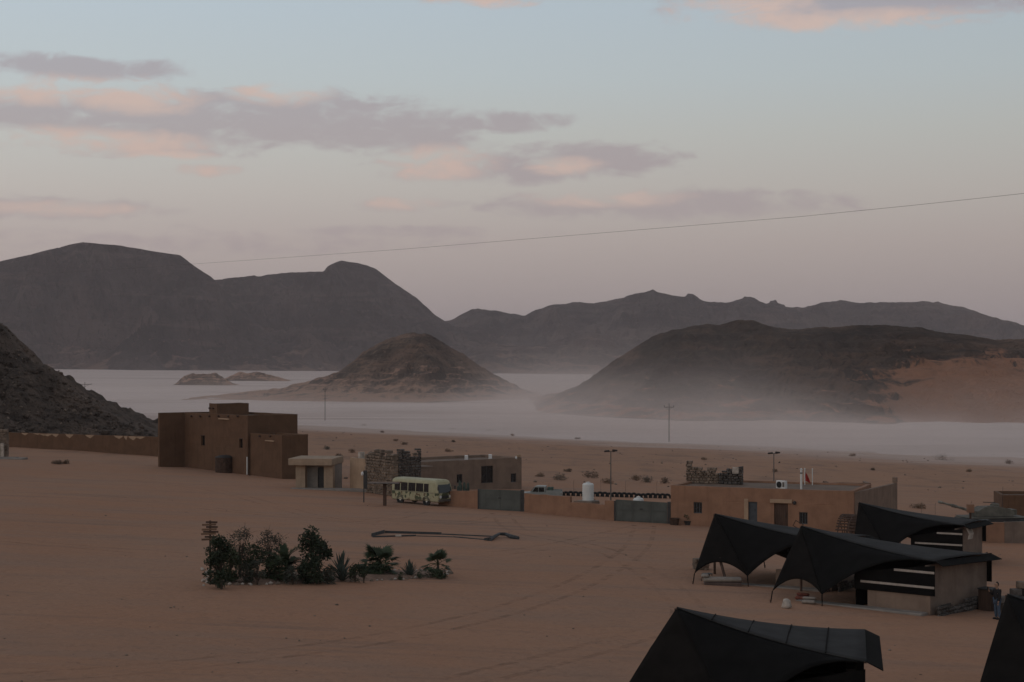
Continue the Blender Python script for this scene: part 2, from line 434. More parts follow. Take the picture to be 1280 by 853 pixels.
ridge('rocky_hill', [(650, 514), (690, 497), (720, 484), (745, 468), (758, 458), (770, 449), (790, 437), (815, 421), (828, 416), (840, 413), (855, 411), (870, 407), (885, 405), (900, 406), (912, 402), (925, 401), (935, 400), (944, 402), (952, 406), (960, 408), (1000, 411), (1040, 409), (1080, 406.5), (1110, 407),
       (1150, 410), (1200, 418), (1240, 424), (1280, 423), (1350, 426), (1450, 436), (1600, 460), (1700, 500)], 880, 235, 260, hill_rock, 67, 760, 150, power=.95, gully=30, terr=.6, terr_step=4.5, rough=.9)
ridge('rock_outcrop', [(205, 484), (218, 480), (230, 470), (240, 466.5), (255, 467), (270, 466.5), (280, 473), (290, 480), (300, 484)], 1600, 22, 30, mid_rock, 71, 110, 40, power=.6, gully=16, terr=.4, terr_step=3)
ridge('rock_outcrop', [(272, 480), (285, 470), (298, 466), (310, 467.5), (325, 465), (340, 469), (352, 473), (372, 480)], 1950, 22, 30, mid_rock, 73, 110, 40, power=.6, gully=16, terr=.4, terr_step=3)
# scree slope rising behind the perimeter wall
ridge('scree_slope', [(-520, 60), (-350, 150), (-200, 235), (-100, 315), (-30, 378), (0, 404), (8, 415), (20, 434), (32, 446), (45, 455), (58, 457), (63, 462), (75, 477), (90, 491), (110, 501), (130, 514), (150, 527), (170, 537), (190, 544), (205, 550), (225, 560), (245, 575)],
      292, 56, 70, near_rock, 83, 300, 150, power=.9, gully=7.5, rough=.55, base=lambda X, Y: ZC - sand_drop(X, Y), terr=.35, terr_step=1.3)

# ------------------------------------------------------------------ air
def volume_mat(name, density, color, aniso=0.0):
    m = bpy.data.materials.new(name); m.use_nodes = True
    nt = m.node_tree; nt.nodes.clear()
    out = nt.nodes.new('ShaderNodeOutputMaterial'); v = nt.nodes.new('ShaderNodeVolumePrincipled')
    v.inputs['Color'].default_value = (*color, 1); v.inputs['Density'].default_value = density; v.inputs['Anisotropy'].default_value = aniso
    nt.links.new(v.outputs[0], out.inputs['Volume'])
    return m
def box_mesh(name, lo, hi, mat):
    v = [(x, y, z) for z in (lo[2], hi[2]) for y in (lo[1], hi[1]) for x in (lo[0], hi[0])]
    f = [(0, 2, 3, 1), (4, 5, 7, 6), (0, 1, 5, 4), (2, 6, 7, 3), (0, 4, 6, 2), (1, 3, 7, 5)]
    return mesh_obj(name, v, f, mat)
haze = box_mesh('haze', (-24000, -400, -180), (24000, 30100, 560), volume_mat('haze_air', 6.4e-5, (.95, .86, .87)))
tag(haze, kind='stuff')
def dust_air():
    m = bpy.data.materials.new('dust_air'); m.use_nodes = True
    nt = m.node_tree; nt.nodes.clear(); q = NT(nt)
    out = q.n('ShaderNodeOutputMaterial'); v = q.n('ShaderNodeVolumePrincipled')
    v.inputs['Color'].default_value = (.98, .86, .81, 1)
    p = q.pos(); sp = q.n('ShaderNodeSeparateXYZ'); nt.links.new(p, sp.inputs[0])
    x, y, z = sp.outputs
    h = q.m('MAXIMUM', q.m('SUBTRACT', z, ZC - DEDGE - .5), 0.0)
    low = q.m('EXPONENT', q.m('DIVIDE', h, -6.0))
    tall = q.m('EXPONENT', q.m('DIVIDE', h, -11.0))
    n = q.noise(q.mapv(p, (1, 1, 3)), .011, 4, .6, 1.0)
    near = q.rng(q.m('MULTIPLY_ADD', x, .85, y), 330, 660)
    far = q.rng(y, 1150, 1450, 1.0, 0.0)
    right = q.m('MULTIPLY', q.rng(q.m('DIVIDE', x, y), -.10, .14, .16, 1.0), q.rng(q.m('DIVIDE', x, y), .17, .29, 1.0, .50))
    xfade = q.m('MULTIPLY', q.rng(q.m('DIVIDE', x, y), -.40, -.22), q.rng(q.m('DIVIDE', x, y), .48, .60, 1.0, 0.0))
    lift = q.m('MULTIPLY', q.rng(q.m('DIVIDE', x, y), -.05, .05), q.rng(q.m('DIVIDE', x, y), .12, .25, 1.0, .06))
    d = q.m('ADD', q.m('MULTIPLY', q.m('MULTIPLY', low, right), .0115), q.m('MULTIPLY', q.m('MULTIPLY', tall, lift), .0024))
    d = q.m('MULTIPLY', d, q.rng(n, .34, .64, .22, 1.9))
    d = q.m('MULTIPLY', q.m('MULTIPLY', d, near), q.m('MULTIPLY', far, xfade))
    nt.links.new(d, v.inputs['Density'])
    nt.links.new(v.outputs[0], out.inputs['Volume'])
    return m
# low bank of blown dust lying on the lake bed round the foot of the hills
db = box_mesh('dust_bank', (-640, 250, ZC - DEDGE - 8), (900, 1480, ZC - DEDGE + 42), dust_air())
tag(db, kind='stuff')

# ================================================================== building kit
def thing(name, label, cat, loc, rz=0.0, group=None):
    o = bpy.data.objects.new(name, None); COL.objects.link(o)
    o.empty_display_size = .3
    o.location = loc; o.rotation_euler = (0, 0, rz)
    return tag(o, label, cat, group)
class MB:
    """collects geometry for one mesh"""
    def __init__(s): s.v = []; s.f = []
    def add(s, vs, fs):
        k = len(s.v); s.v += [tuple(map(float, a)) for a in vs]; s.f += [tuple(int(i) + k for i in f) for f in fs]
        return s
    def box(s, x0, x1, y0, y1, z0, z1, M=None):
        vs = [Vector((x, y, z)) for z in (z0, z1) for y in (y0, y1) for x in (x0, x1)]
        if M is not None: vs = [M @ v for v in vs]
        return s.add(vs, [(0, 2, 3, 1), (4, 5, 7, 6), (0, 1, 5, 4), (2, 6, 7, 3), (0, 4, 6, 2), (1, 3, 7, 5)])
    def cbox(s, x0, x1, y0, y1, z0, z1, c=.03, M=None):
        """box with chamfered edges"""
        vs = []; idx = {}
        for sx in (0, 1):
            for sy in (0, 1):
                for sz in (0, 1):
                    x, y, z = (x0, x1)[sx], (y0, y1)[sy], (z0, z1)[sz]
                    dx_, dy_, dz_ = (c if sx == 0 else -c), (c if sy == 0 else -c), (c if sz == 0 else -c)
                    for k, p in enumerate(((x, y + dy_, z + dz_), (x + dx_, y, z + dz_), (x + dx_, y + dy_, z))):
                        idx[sx, sy, sz, k] = len(vs); vs.append(Vector(p))
        f = []
        for sx in (0, 1): f.append([idx[sx, 0, 0, 0], idx[sx, 0, 1, 0], idx[sx, 1, 1, 0], idx[sx, 1, 0, 0]][::1 if sx == 0 else -1])
        for sy in (0, 1): f.append([idx[0, sy, 0, 1], idx[1, sy, 0, 1], idx[1, sy, 1, 1], idx[0, sy, 1, 1]][::1 if sy == 0 else -1])
        for sz in (0, 1): f.append([idx[0, 0, sz, 2], idx[0, 1, sz, 2], idx[1, 1, sz, 2], idx[1, 0, sz, 2]][::1 if sz == 0 else -1])
        for sx in (0, 1):
            for sy in (0, 1): f.append([idx[sx, sy, 0, 0], idx[sx, sy, 1, 0], idx[sx, sy, 1, 1], idx[sx, sy, 0, 1]])
            for sz in (0, 1): f.append([idx[sx, 0, sz, 0], idx[sx, 1, sz, 0], idx[sx, 1, sz, 2], idx[sx, 0, sz, 2]])
        for sy in (0, 1):
            for sz in (0, 1): f.append([idx[0, sy, sz, 1], idx[1, sy, sz, 1], idx[1, sy, sz, 2], idx[0, sy, sz, 2]])
        for sx in (0, 1):
            for sy in (0, 1):
                for sz in (0, 1): f.append([idx[sx, sy, sz, 0], idx[sx, sy, sz, 1], idx[sx, sy, sz, 2]])
        if M is not None: vs = [M @ v for v in vs]
        return s.add(vs, f)
    def tube(s, pts, rad, n=8, cap=True):
        pts = [Vector(p) for p in pts]; rr = rad if isinstance(rad, (list, tuple)) else [rad] * len(pts)
        vs = []; fs = []
        ref = None
        for i, p in enumerate(pts):
            t = (pts[min(i + 1, len(pts) - 1)] - pts[max(i - 1, 0)]).normalized()
            if ref is None: ref = Vector((0, 0, 1)) if abs(t.z) < .9 else Vector((1, 0, 0))
            a = t.cross(ref).normalized(); b = t.cross(a).normalized()
            for k in range(n):
                w = 2 * math.pi * k / n
                vs.append(p + a * math.cos(w) * rr[i] + b * math.sin(w) * rr[i])
        for i in range(len(pts) - 1):
            for k in range(n):
                fs.append((i * n + k, i * n + (k + 1) % n, (i + 1) * n + (k + 1) % n, (i + 1) * n + k))
        if cap: fs += [tuple(range(n))[::-1], tuple(range((len(pts) - 1) * n, len(pts) * n))]
        return s.add(vs, fs)
    def lathe(s, prof, n=20, M=None):
        """prof: (radius, z) pairs, revolved about z"""
        vs = []; fs = []
        for r, z in prof:
            for k in range(n):
                w = 2 * math.pi * k / n; vs.append(Vector((r * math.cos(w), r * math.sin(w), z)))
        for i in range(len(prof) - 1):
            for k in range(n): fs.append((i * n + k, i * n + (k + 1) % n, (i + 1) * n + (k + 1) % n, (i + 1) * n + k))
        fs += [tuple(range(n))[::-1], tuple(range((len(prof) - 1) * n, len(prof) * n))]
        if M is not None: vs = [M @ v for v in vs]
        return s.add(vs, fs)
    def torus(s, R0, r0, n=22, m=8, M=None, flat=1.0):
        vs = []; fs = []
        for i in range(n):
            a = 2 * math.pi * i / n
            for k in range(m):
                b = 2 * math.pi * k / m
                rr = R0 + r0 * math.cos(b)
                vs.append(Vector((rr * math.cos(a), r0 * flat * math.sin(b), rr * math.sin(a))))
        for i in range(n):
            for k in range(m):
                fs.append((i * m + k, ((i + 1) % n) * m + k, ((i + 1) % n) * m + (k + 1) % m, i * m + (k + 1) % m))
        if M is not None: vs = [M @ v for v in vs]
        return s.add(vs, fs)
    def prism(s, poly, y0, y1, M=None):
        """polygon in x,z drawn out along y"""
        n = len(poly)
        vs = [Vector((x, y0, z)) for x, z in poly] + [Vector((x, y1, z)) for x, z in poly]
        fs = [tuple(range(n)), tuple(range(2 * n - 1, n - 1, -1))] + [(i, i + n, (i + 1) % n + n, (i + 1) % n) for i in range(n)]
        if M is not None: vs = [M @ v for v in vs]
        return s.add(vs, fs)
    def build(s, name, mat, parent=None, smooth=False, kind=None, label=None):
        o = mesh_obj(name, s.v, s.f, mat, parent, smooth)
        bm = bmesh.new(); bm.from_mesh(o.data); bmesh.ops.recalc_face_normals(bm, faces=bm.faces); bm.to_mesh(o.data); bm.free()
        if smooth: o.data.polygons.foreach_set('use_smooth', [True] * len(o.data.polygons))
        if kind: o['kind'] = kind
        if label: o['label'] = label
        return o
def share(o, name, parent, loc=(0, 0, 0), rot=(0, 0, 0), scale=(1, 1, 1)):
    """another object on the same mesh"""
    c = bpy.data.objects.new(name, o.data); COL.objects.link(c)
    c.parent = parent; c.location = loc; c.rotation_euler = rot; c.scale = scale
    return c
def copy_thing(src, loc, rz, label=None, scale=None):
    def rec(a, par):
        c = a.copy(); COL.objects.link(c); c.parent = par
        for ch in [x for x in bpy.data.objects if x.parent == a]: rec(ch, c)
        return c
    c = rec(src, None); c.location = loc; c.rotation_euler = (0, 0, rz)
    if label: c['label'] = label
    if scale: c.scale = (scale,) * 3
    return c

# ------------------------------------------------------------------ object materials
def mk(name, col, rough=.85, var=.18, scale=2.0, bump=.25, bdist=.02, metal=0.0, spec=.25, col2=None, streak=0.0, stretch=(1, 1, 1)):
    m, nt, b = new_mat(name); q = NT(nt); p = q.mapv(q.obj(), stretch)
    n = q.noise(p, scale, 6, .62, .2); n2 = q.noise(p, scale * 7, 4, .6)
    dk = tuple(c * (1 - var) for c in col); lt = tuple(min(c * (1 + var * .8), .95) for c in col)
    c = q.mix(q.rng(n, .30, .70), dk, lt)
    c = q.mix(q.m('MULTIPLY', q.rng(n2, .5, .8), var), c, col2 if col2 else tuple(v * .55 for v in col))
    if streak:
        st = q.noise(q.mapv(q.obj(), (1.6, 1.6, .12)), 1.7, 4, .6)
        c = q.mix(q.m('MULTIPLY', q.rng(st, .52, .74), streak), c, tuple(v * .55 for v in col))
    q.put(c, b.inputs['Base Color']); b.inputs['Roughness'].default_value = rough
    b.inputs['Metallic'].default_value = metal; b.inputs['Specular IOR Level'].default_value = spec
    if bump: q.put(q.bump(q.m('ADD', n, q.m('MULTIPLY', n2, .5)), bump, bdist), b.inputs['Normal'])
    return m
ADOBE = mk('adobe', (.122, .068, .041), .95, .14, .8, .35, .03, streak=.40)
ADOBE_RED = mk('red_adobe', (.268, .148, .095), .95, .14, .8, .35, .03, streak=.30)
ADOBE_GREY = mk('grey_adobe', (.205, .145, .110), .95, .16, .8, .35, .03, streak=.35)
ADOBE_PALE = mk('pale_plaster', (.36, .25, .17), .95, .14, 1.0, .3, .02, streak=.25)
ROOF_DUST = mk('dusty_roof', (.165, .118, .090), .95, .2, .6, .3, .03)
CONCRETE = mk('concrete', (.235, .205, .18), .9, .18, 1.2, .3, .02, streak=.35)
CONCRETE_L = mk('pale_concrete', (.325, .238, .170), .9, .15, 1.2, .3, .02, streak=.25)
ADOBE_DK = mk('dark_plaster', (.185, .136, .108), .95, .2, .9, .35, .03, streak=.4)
STONE = mk('rubble_stone', (.185, .140, .108), .95, .45, 1.6, .5, .04, col2=(.10, .095, .09))
STONE_D = mk('grey_rubble_stone', (.105, .092, .084), .95, .45, 1.6, .5, .04)
STONE_W = mk('pale_stone', (.42, .36, .31), .9, .3, 3.0, .4, .03)
WOOD = mk('weathered_wood', (.155, .092, .060), .85, .35, 2.0, .4, .01, stretch=(.3, 3, 3))
WOOD_D = mk('dark_wood', (.075, .046, .034), .85, .3, 2.0, .4, .01, stretch=(3, 3, .3))
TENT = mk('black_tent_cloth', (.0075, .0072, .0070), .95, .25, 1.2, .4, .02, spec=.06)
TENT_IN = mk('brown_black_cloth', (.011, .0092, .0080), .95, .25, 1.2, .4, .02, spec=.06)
TENT_ROOF = mk('roof_sheen_cloth', (.034, .0335, .0335), .9, .22, 1.0, .4, .02, spec=.10)  # black tent cloth again, its grazing sheen put into a lighter grey
STRIPE = mk('white_wool', (.36, .31, .27), .95, .2, 4.0, .3, .01)
ROPE = mk('rope', (.16, .12, .09), .95, .2, 8, .3, .005)
METAL_G = mk('green_grey_metal', (.080, .086, .078), .6, .2, .9, .12, .01, spec=.4, streak=.3)
METAL_D = mk('dark_metal', (.035, .034, .034), .6, .25, 2, .2, .01, spec=.4)
METAL_P = mk('pole_metal', (.11, .095, .085), .6, .2, 2, .1, .01, spec=.4)
RUST = mk('rusty_metal', (.060, .036, .026), .8, .45, 3, .3, .01, col2=(.13, .055, .03), streak=.3)
WHITE_P = mk('white_plastic', (.60, .60, .58), .5, .07, 1.5, .05, .01, spec=.4, streak=.12)
WHITE_M = mk('white_enamel', (.62, .61, .60), .45, .08, 3, .05, .01, spec=.4)
BLACK = mk('black_rubber', (.016, .016, .017), .8, .25, 4, .3, .01, spec=.3)
GLASS_D = mk('dark_window_glass', (.014, .015, .016), .18, .2, 1, 0, spec=.5)
BLUE_DOOR = mk('blue_grey_paint', (.060, .068, .078), .65, .2, 2, .1, .01, spec=.3)
RED = mk('red_cloth', (.30, .030, .025), .9, .15, 6, .2, .005)
OLIVE = mk('army_olive', (.110, .100, .080), .75, .3, 1.2, .15, .01, spec=.3)
CREAM = mk('cream_cloth', (.24, .205, .175), .95, .15, 4, .3, .01)
CARPET = mk('red_carpet', (.17, .055, .040), .95, .35, 5, .3, .01)

# ------------------------------------------------------------------ walls with openings
def open_wall(mb, x0, x1, z0, z1, y0, y1, holes=(), M=None, seg=1.2, jit=.012, seed=0, top=None):
    """wall standing along x with rectangular holes; every face is real, jambs included"""
    def cuts(a, b, ex):
        s = {round(a, 4), round(b, 4)} | {round(e, 4) for e in ex if a < e < b}
        s = sorted(s); out = []
        for p, q in zip(s, s[1:]):
            k = max(1, int(round((q - p) / seg)))
            out += [p + (q - p) * i / k for i in range(k)]
        return out + [s[-1]]
    xs_ = cuts(x0, x1, [v for h in holes for v in h[:2]]); zs_ = cuts(z0, z1, [v for h in holes for v in h[2:4]])
    nx, nz = len(xs_), len(zs_)
    rnd = random.Random(seed)
    def pt(i, k, side):
        r = random.Random(hash((seed, i, k)) & 0xffffff)
        jx = 0
        y = (y0 if side == 0 else y1) + (r.uniform(-jit, jit) if 0 < i < nx - 1 and 0 < k < nz - 1 else 0)
        z = zs_[k]
        if k == nz - 1 and top: z += top(xs_[i])
        v = Vector((xs_[i] + jx, y, z))
        return M @ v if M is not None else v
    solid = [[not any(h[0] < (xs_[i] + xs_[i + 1]) / 2 < h[1] and h[2] < (zs_[k] + zs_[k + 1]) / 2 < h[3] for h in holes) for k in range(nz - 1)] for i in range(nx - 1)]
    vs = [pt(i, k, s) for s in (0, 1) for i in range(nx) for k in range(nz)]
    I = lambda i, k, s: s * nx * nz + i * nz + k
    fs = []
    for i in range(nx - 1):
        for k in range(nz - 1):
            if not solid[i][k]: continue
            fs.append((I(i, k, 0), I(i + 1, k, 0), I(i + 1, k + 1, 0), I(i, k + 1, 0)))
            fs.append((I(i, k, 1), I(i, k + 1, 1), I(i + 1, k + 1, 1), I(i + 1, k, 1)))
            if i == 0 or not solid[i - 1][k]: fs.append((I(i, k, 0), I(i, k + 1, 0), I(i, k + 1, 1), I(i, k, 1)))
            if i == nx - 2 or not solid[i + 1][k]: fs.append((I(i + 1, k, 0), I(i + 1, k, 1), I(i + 1, k + 1, 1), I(i + 1, k + 1, 0)))
            if k == 0 or not solid[i][k - 1]: fs.append((I(i, k, 0), I(i, k, 1), I(i + 1, k, 1), I(i + 1, k, 0)))
            if k == nz - 2 or not solid[i][k + 1]: fs.append((I(i, k + 1, 0), I(i + 1, k + 1, 0), I(i + 1, k + 1, 1), I(i, k + 1, 1)))
    mb.add(vs, fs)
def block(parent, x0, y0, w, d, h, mat, z0=-.8, front=(), right=(), par=.28, th=.32, roof=ROOF_DUST, seed=0, jt=.02):
    """flat-roofed mud block: x along its front, y away from it; returns its wall part"""
    rng = random.Random(seed + 5)
    tops = [rng.uniform(-jt, jt) for _ in range(60)]
    top = lambda x: tops[int(abs(x * 1.7)) % 60]
    mb = MB()
    open_wall(mb, x0, x0 + w, z0, h, y0, y0 + th, front, seed=seed, top=top)
    open_wall(mb, x0, x0 + w, z0, h - .004, y0 + d - th, y0 + d, (), seed=seed + 1, top=top)
    T = lambda x: Matrix.Translation((x, y0 + th, 0)) @ Matrix.Rotation(R(90), 4, 'Z')
    open_wall(mb, 0, d - 2 * th, z0, h - .003, -th, 0, [], M=T(x0), seed=seed + 2, top=top)
    open_wall(mb, 0, d - 2 * th, z0, h - .003, 0, th, right, M=T(x0 + w), seed=seed + 3, top=top)
    wall = mb.build('wall', mat, parent)
    MB().box(x0 + th - .02, x0 + w - th + .02, y0 + th - .02, y0 + d - th + .02, h - par - .18, h - par).build('roof', roof, parent)
    # darkness of the room behind the openings
    return wall
def window(parent, x0, x1, z0, z1, y, M=None, bars=1, mat=BLUE_DOOR, glass=GLASS_D, name='window'):
    mb = MB(); t = .06
    mb.box(x0, x1, y, y + .06, z0, z0 + t, M).box(x0, x1, y, y + .06, z1 - t, z1, M).box(x0, x0 + t, y + .002, y + .058, z0 + t, z1 - t, M).box(x1 - t, x1, y + .002, y + .058, z0 + t, z1 - t, M)
    w = mb.build(name, mat, parent)
    for i in range(bars):
        xc = x0 + (x1 - x0) * (i + 1) / (bars + 1)
        MB().box(xc - .025, xc + .025, y + .008, y + .052, z0 + t, z1 - t, M).build('mullion', mat, w)
    n = bars + 1
    for i in range(n):
        a = x0 + t if i == 0 else x0 + (x1 - x0) * i / n + .025; b = x1 - t if i == n - 1 else x0 + (x1 - x0) * (i + 1) / n - .025
        MB().box(a, b, y + .024, y + .036, z0 + t, z1 - t, M).build('pane', glass, w)
    return w
def door(parent, x0, x1, z0, z1, y, mat=WOOD_D, M=None, leaves=1, planks=0):
    mb = MB().box(x0, x1, y + .02, y + .06, z0, z1, M)
    d_ = mb.build('door', mat, parent)
    if planks:
        for i in range(planks):
            a = x0 + (x1 - x0) * i / planks + .012; b = x0 + (x1 - x0) * (i + 1) / planks - .012
            MB().box(a, b, y, y + .02, z0 + .03, z1 - .03, M).build('plank', mat, d_)
    f = MB().box(x0 - .06, x0 - .002, y - .01, y + .08, z0, z1 + .06, M).box(x1 + .002, x1 + .06, y - .01, y + .08, z0, z1 + .06, M).box(x0 - .002, x1 + .002, y - .008, y + .078, z1 + .002, z1 + .058, M)
    f.build('door_frame', mat, d_)
    MB().box(x1 - .16, x1 - .12, y - .05, y, z0 + .95, z0 + 1.10, M).build('handle', METAL_D, d_)
    return d_
def stones_mesh(mb, x0, x1, hfun, y0, y1, size, seed, M=None, z0=0.0):
    """courses of rough unequal stones"""
    rnd = random.Random(seed); z = z0
    top = max(hfun(x0 + (x1 - x0) * i / 40) for i in range(41))
    while z < top:
        ch = size * rnd.uniform(.65, 1.1); x = x0 - rnd.uniform(0, size)
        while x < x1:
            w = size * rnd.uniform(.8, 1.9); a, b = max(x, x0), min(x + w, x1)
            if b - a > .05 and z + ch * .5 < hfun((a + b) / 2):
                j = lambda s: rnd.uniform(-s, s)
                g = .018; e = ch * .16; pr = rnd.uniform(-.05, .07)
                vs = []
                for yy, dep in ((y0 - pr, 1), (y0 + .10, 0), (y1 - .10, 0), (y1 + pr, 1)):
                    k = e if dep else 0
                    for (xx, zz) in ((a + g + k, z + g + k), (b - g - k, z + g + k), (b - g - k, z + ch - g - k), (a + g + k, z + ch - g - k)):
                        vs.append(Vector((xx + j(.03), yy + j(.02), zz + j(.025))))
                fs = [(0, 1, 2, 3), (15, 14, 13, 12)]
                for r_ in range(3):
                    for c_ in range(4): fs.append((r_ * 4 + c_, (r_ + 1) * 4 + c_, (r_ + 1) * 4 + (c_ + 1) % 4, r_ * 4 + (c_ + 1) % 4))
                if M is not None: vs = [M @ v for v in vs]
                mb.add(vs, fs)
            x += w
        z += ch
def rock_mesh(rnd, r, squash=.7, sub=2):
    bm = bmesh.new(); bmesh.ops.create_icosphere(bm, subdivisions=sub, radius=r)
    ph = [rnd.uniform(0, 9) for _ in range(3)]
    for v in bm.verts:
        n = v.co.normalized()
        k = 1 + .22 * math.sin(n.x * 3.1 + ph[0]) + .18 * math.sin(n.y * 4.3 + ph[1]) + .15 * math.sin(n.z * 5 + ph[2]) + rnd.uniform(-.08, .08)
        v.co = Vector((v.co.x * k, v.co.y * k, v.co.z * k * squash))
    return bm
def frame_of(A, B):
    """rotation for a front running from ground point A (left) to B (right)"""
    return math.atan2(B.y - A.y, B.x - A.x), (Vector((B.x, B.y)) - Vector((A.x, A.y))).length

# ================================================================== the camp
class Line:
    """vertical plane through ground point A running at angle rz: turns picture positions into metres along and above it"""
    def __init__(s, A, rz): s.A = A; s.d = Vector((math.cos(rz), math.sin(rz)))
    def x(s, px):
        u = U(px); return (u * s.A.y - s.A.x) / (s.d.x - u * s.d.y)
    def y(s, px): return s.A.y + s.x(px) * s.d.y
    def z(s, px, py): return ZC - V(py) * s.y(px) - s.A.z
    def pt(s, px): return Vector((s.A.x + s.x(px) * s.d.x, s.y(px), 0))

# ---------- fort-like mud building on the left
A = G(231, 584); B = G(350, 599)
rz, Lf = frame_of(A, B)
ln = Line(A, rz)
fort = thing('mud_fort', 'tall brown mud building with stepped flat roofs and slit windows', 'building', A, rz)
xm = ln.x(309.5); hm = ln.z(270, 517.5)
wz = lambda px0, px1, py0, py1: (ln.x(px0), ln.x(px1), ln.z((px0 + px1) / 2, py1), ln.z((px0 + px1) / 2, py0))
w1 = wz(251.5, 256, 545, 557); w2 = wz(299, 303.2, 549, 560)
block(fort, 0, 0, xm, 6.5, hm, ADOBE, front=(w1, w2), seed=1)
for w_ in (w1, w2):
    MB().box(w_[0], w_[1], .24, .27, w_[2], w_[3]).build('window', GLASS_D, fort)
    MB().box(w_[0] - .05, w_[1] + .05, -.05, .06, w_[3] + .002, w_[3] + .09).build('lintel', WOOD_D, fort)
# wing wall standing out at the left end
mb = MB(); open_wall(mb, 0, 3.3, -.9, hm - .01, 0, .34, (), M=Matrix.Translation((-.345, -3.3, 0)) @ Matrix.Rotation(R(90), 4, 'Z') @ Matrix.Translation((0, -.34, 0)), seed=9)
mb.build('wing_wall', ADOBE, fort)
# upper room
up0 = ln.x(249); upw = 1.9
block(fort, up0 + .2, 1.2, upw, 4.2, ln.z(258, 505), ADOBE, z0=hm - .4, seed=3, th=.25)
# lower annex at the right
ha = ln.z(330, 543)
block(fort, xm + .18, .25, ln.x(350) - xm - .18, 3.3, ha, ADOBE, seed=4)
for k, px in enumerate((240, 251, 262.5, 274, 286, 298)):
    x = ln.x(px); z = ln.z(px, 520.5)
    MB().tube([(x, -.22, z), (x, .1, z)], .11, 8).build('beam_end', WOOD_D, fort)
for px in (323, 336):
    x = ln.x(px); z = ln.z(px, 545.5)
    MB().tube([(x, .03, z), (x, .35, z)], .11, 8).build('beam_end', WOOD_D, fort)
for x in (up0 + .5, up0 + 1.3):
    MB().tube([(x, .98, hm + .55), (x, 1.3, hm + .55)], .10, 8).build('beam_end', WOOD_D, fort)
MB().box(ln.x(274), ln.x(287), -.14, .05, ln.z(280, 524.6), ln.z(280, 523)).build('spout', ADOBE_PALE, fort)
MB().box(ln.x(330), ln.x(341), .11, .30, ln.z(335, 552), ln.z(335, 550.6)).build('spout', ADOBE_PALE, fort)
MB().tube([(xm + .07, -.10, -.1), (xm + .07, -.10, 1.9)], .07, 10).build('pipe', WHITE_P, fort)

# dark round oil tank in front of it
c = G(280.5, 591); t = thing('oven_tank', 'dark rusty round metal tank with low domed lid before the mud building', 'tank', c)
r = 11.2 / F * c.y; h = (590 - 571) / F * c.y
MB().lathe([(r * .97, -.25), (r, 0), (r, h * .3), (r * 1.03, h * .32), (r * 1.03, h * .36), (r, h * .38), (r, h * .68), (r * 1.03, h * .70), (r * 1.03, h * .74), (r, h * .76), (r, h)], 28).build('drum', RUST, t)
MB().lathe([(r * 1.05, h + .003), (r * 1.05, h + .06), (r * .7, h + .2), (r * .25, h + .28), (.02, h + .29)], 28).build('lid', METAL_D, t)

# ---------- concrete kiosk
A = G(369.5, 610.3); B = G(416, 612.5); rz, Lk = frame_of(A, B); ln = Line(A, rz)
kiosk = thing('concrete_kiosk', 'small concrete hut with thick overhanging roof slab and dark doorway', 'hut', A, rz)
hk = ln.z(390, 581.5); d1 = (ln.x(381.3), ln.x(404.8), -.05, hk)
mb = MB(); open_wall(mb, 0, Lk, -.6, hk, 0, .9, [(d1[0], d1[1], -.7, hk + .01)], seed=12); mb.build('pillar', CONCRETE_L, kiosk, label='pale front pillars either side of the doorway')
mb = MB(); dd = (ln.x(394.5), ln.x(403), -.05, hk - .25)
open_wall(mb, d1[0] + .003, d1[1] - .003, -.6, hk - .003, .9, 1.15, [dd], seed=13)
open_wall(mb, 0, 3.2, -.6, hk - .002, 0, .25, (), M=Matrix.Translation((Lk, .9, 0)) @ Matrix.Rotation(R(90), 4, 'Z'), seed=14)
open_wall(mb, 0, 3.2, -.6, hk - .002, -.25, 0, (), M=Matrix.Translation((0, .9, 0)) @ Matrix.Rotation(R(90), 4, 'Z'), seed=15)
open_wall(mb, .25, Lk - .25, -.6, hk - .004, 3.85, 4.1, (), seed=16)
mb.build('wall', CONCRETE, kiosk)
door(kiosk, dd[0] + .03, dd[1] - .03, -.02, hk - .30, 1.02, METAL_D)
MB().cbox(-.55, Lk + .1, -.75, 4.3, hk + .004, hk + (581.5 - 573) / F * A.y, .03).build('roof_slab', CONCRETE_L, kiosk)
MB().cbox(-.3, Lk + 4.2, -1.6, -.02, -.7, .05, .04).build('apron', CONCRETE, kiosk)

# ---------- brown house and stone-faced corner beside the kiosk
A = G(437.5, 612.5); B = G(493, 621); rz, Lh = frame_of(A, B); ln = Line(A, rz)
house = thing('stone_house', 'brown house with rubble stone corner and jagged broken top', 'building', A, rz)
x1 = ln.x(457); hh = ln.z(447, 573)
block(house, 0, 0, x1, 5.0, hh, ADOBE_PALE, seed=21)
x2 = Lh; hs = ln.z(475, 573)
rr = random.Random(5); jag = [rr.uniform(-.15, .75) for _ in range(30)]
hf = lambda x: hs + jag[int((x - x1) / .55) % 30] * (.5 + .5 * min(1, (x - x1) / 2.0))
mb = MB(); stones_mesh(mb, x1 + .02, x2, hf, -.12, .45, .30, 31, z0=-.8)
mb.build('front_stonework', STONE, house, kind='stuff')
MB().box(x1 + .05, x2 - .05, .02, .40, -.8, hs - .35).build('mortar', ADOBE_PALE, house)
ln2 = Line(A + Vector((math.cos(rz), math.sin(rz), 0)) * x2, rz + R(90))
x3 = ln2.x(527)
jag2 = [rr.uniform(.0, 1.0) for _ in range(30)]
hf2 = lambda x: hs + .1 + jag2[int(x / .7) % 30] * .9
Mr = Matrix.Translation((x2, .46, 0)) @ Matrix.Rotation(R(90), 4, 'Z')
mb = MB(); stones_mesh(mb, 0, x3 - .46, hf2, -.02, .5, .30, 33, M=Mr, z0=-.8)
mb.build('shaded_side_stonework', STONE_D, house, kind='stuff')  # same stone as the front, its shaded side painted darker and greyer
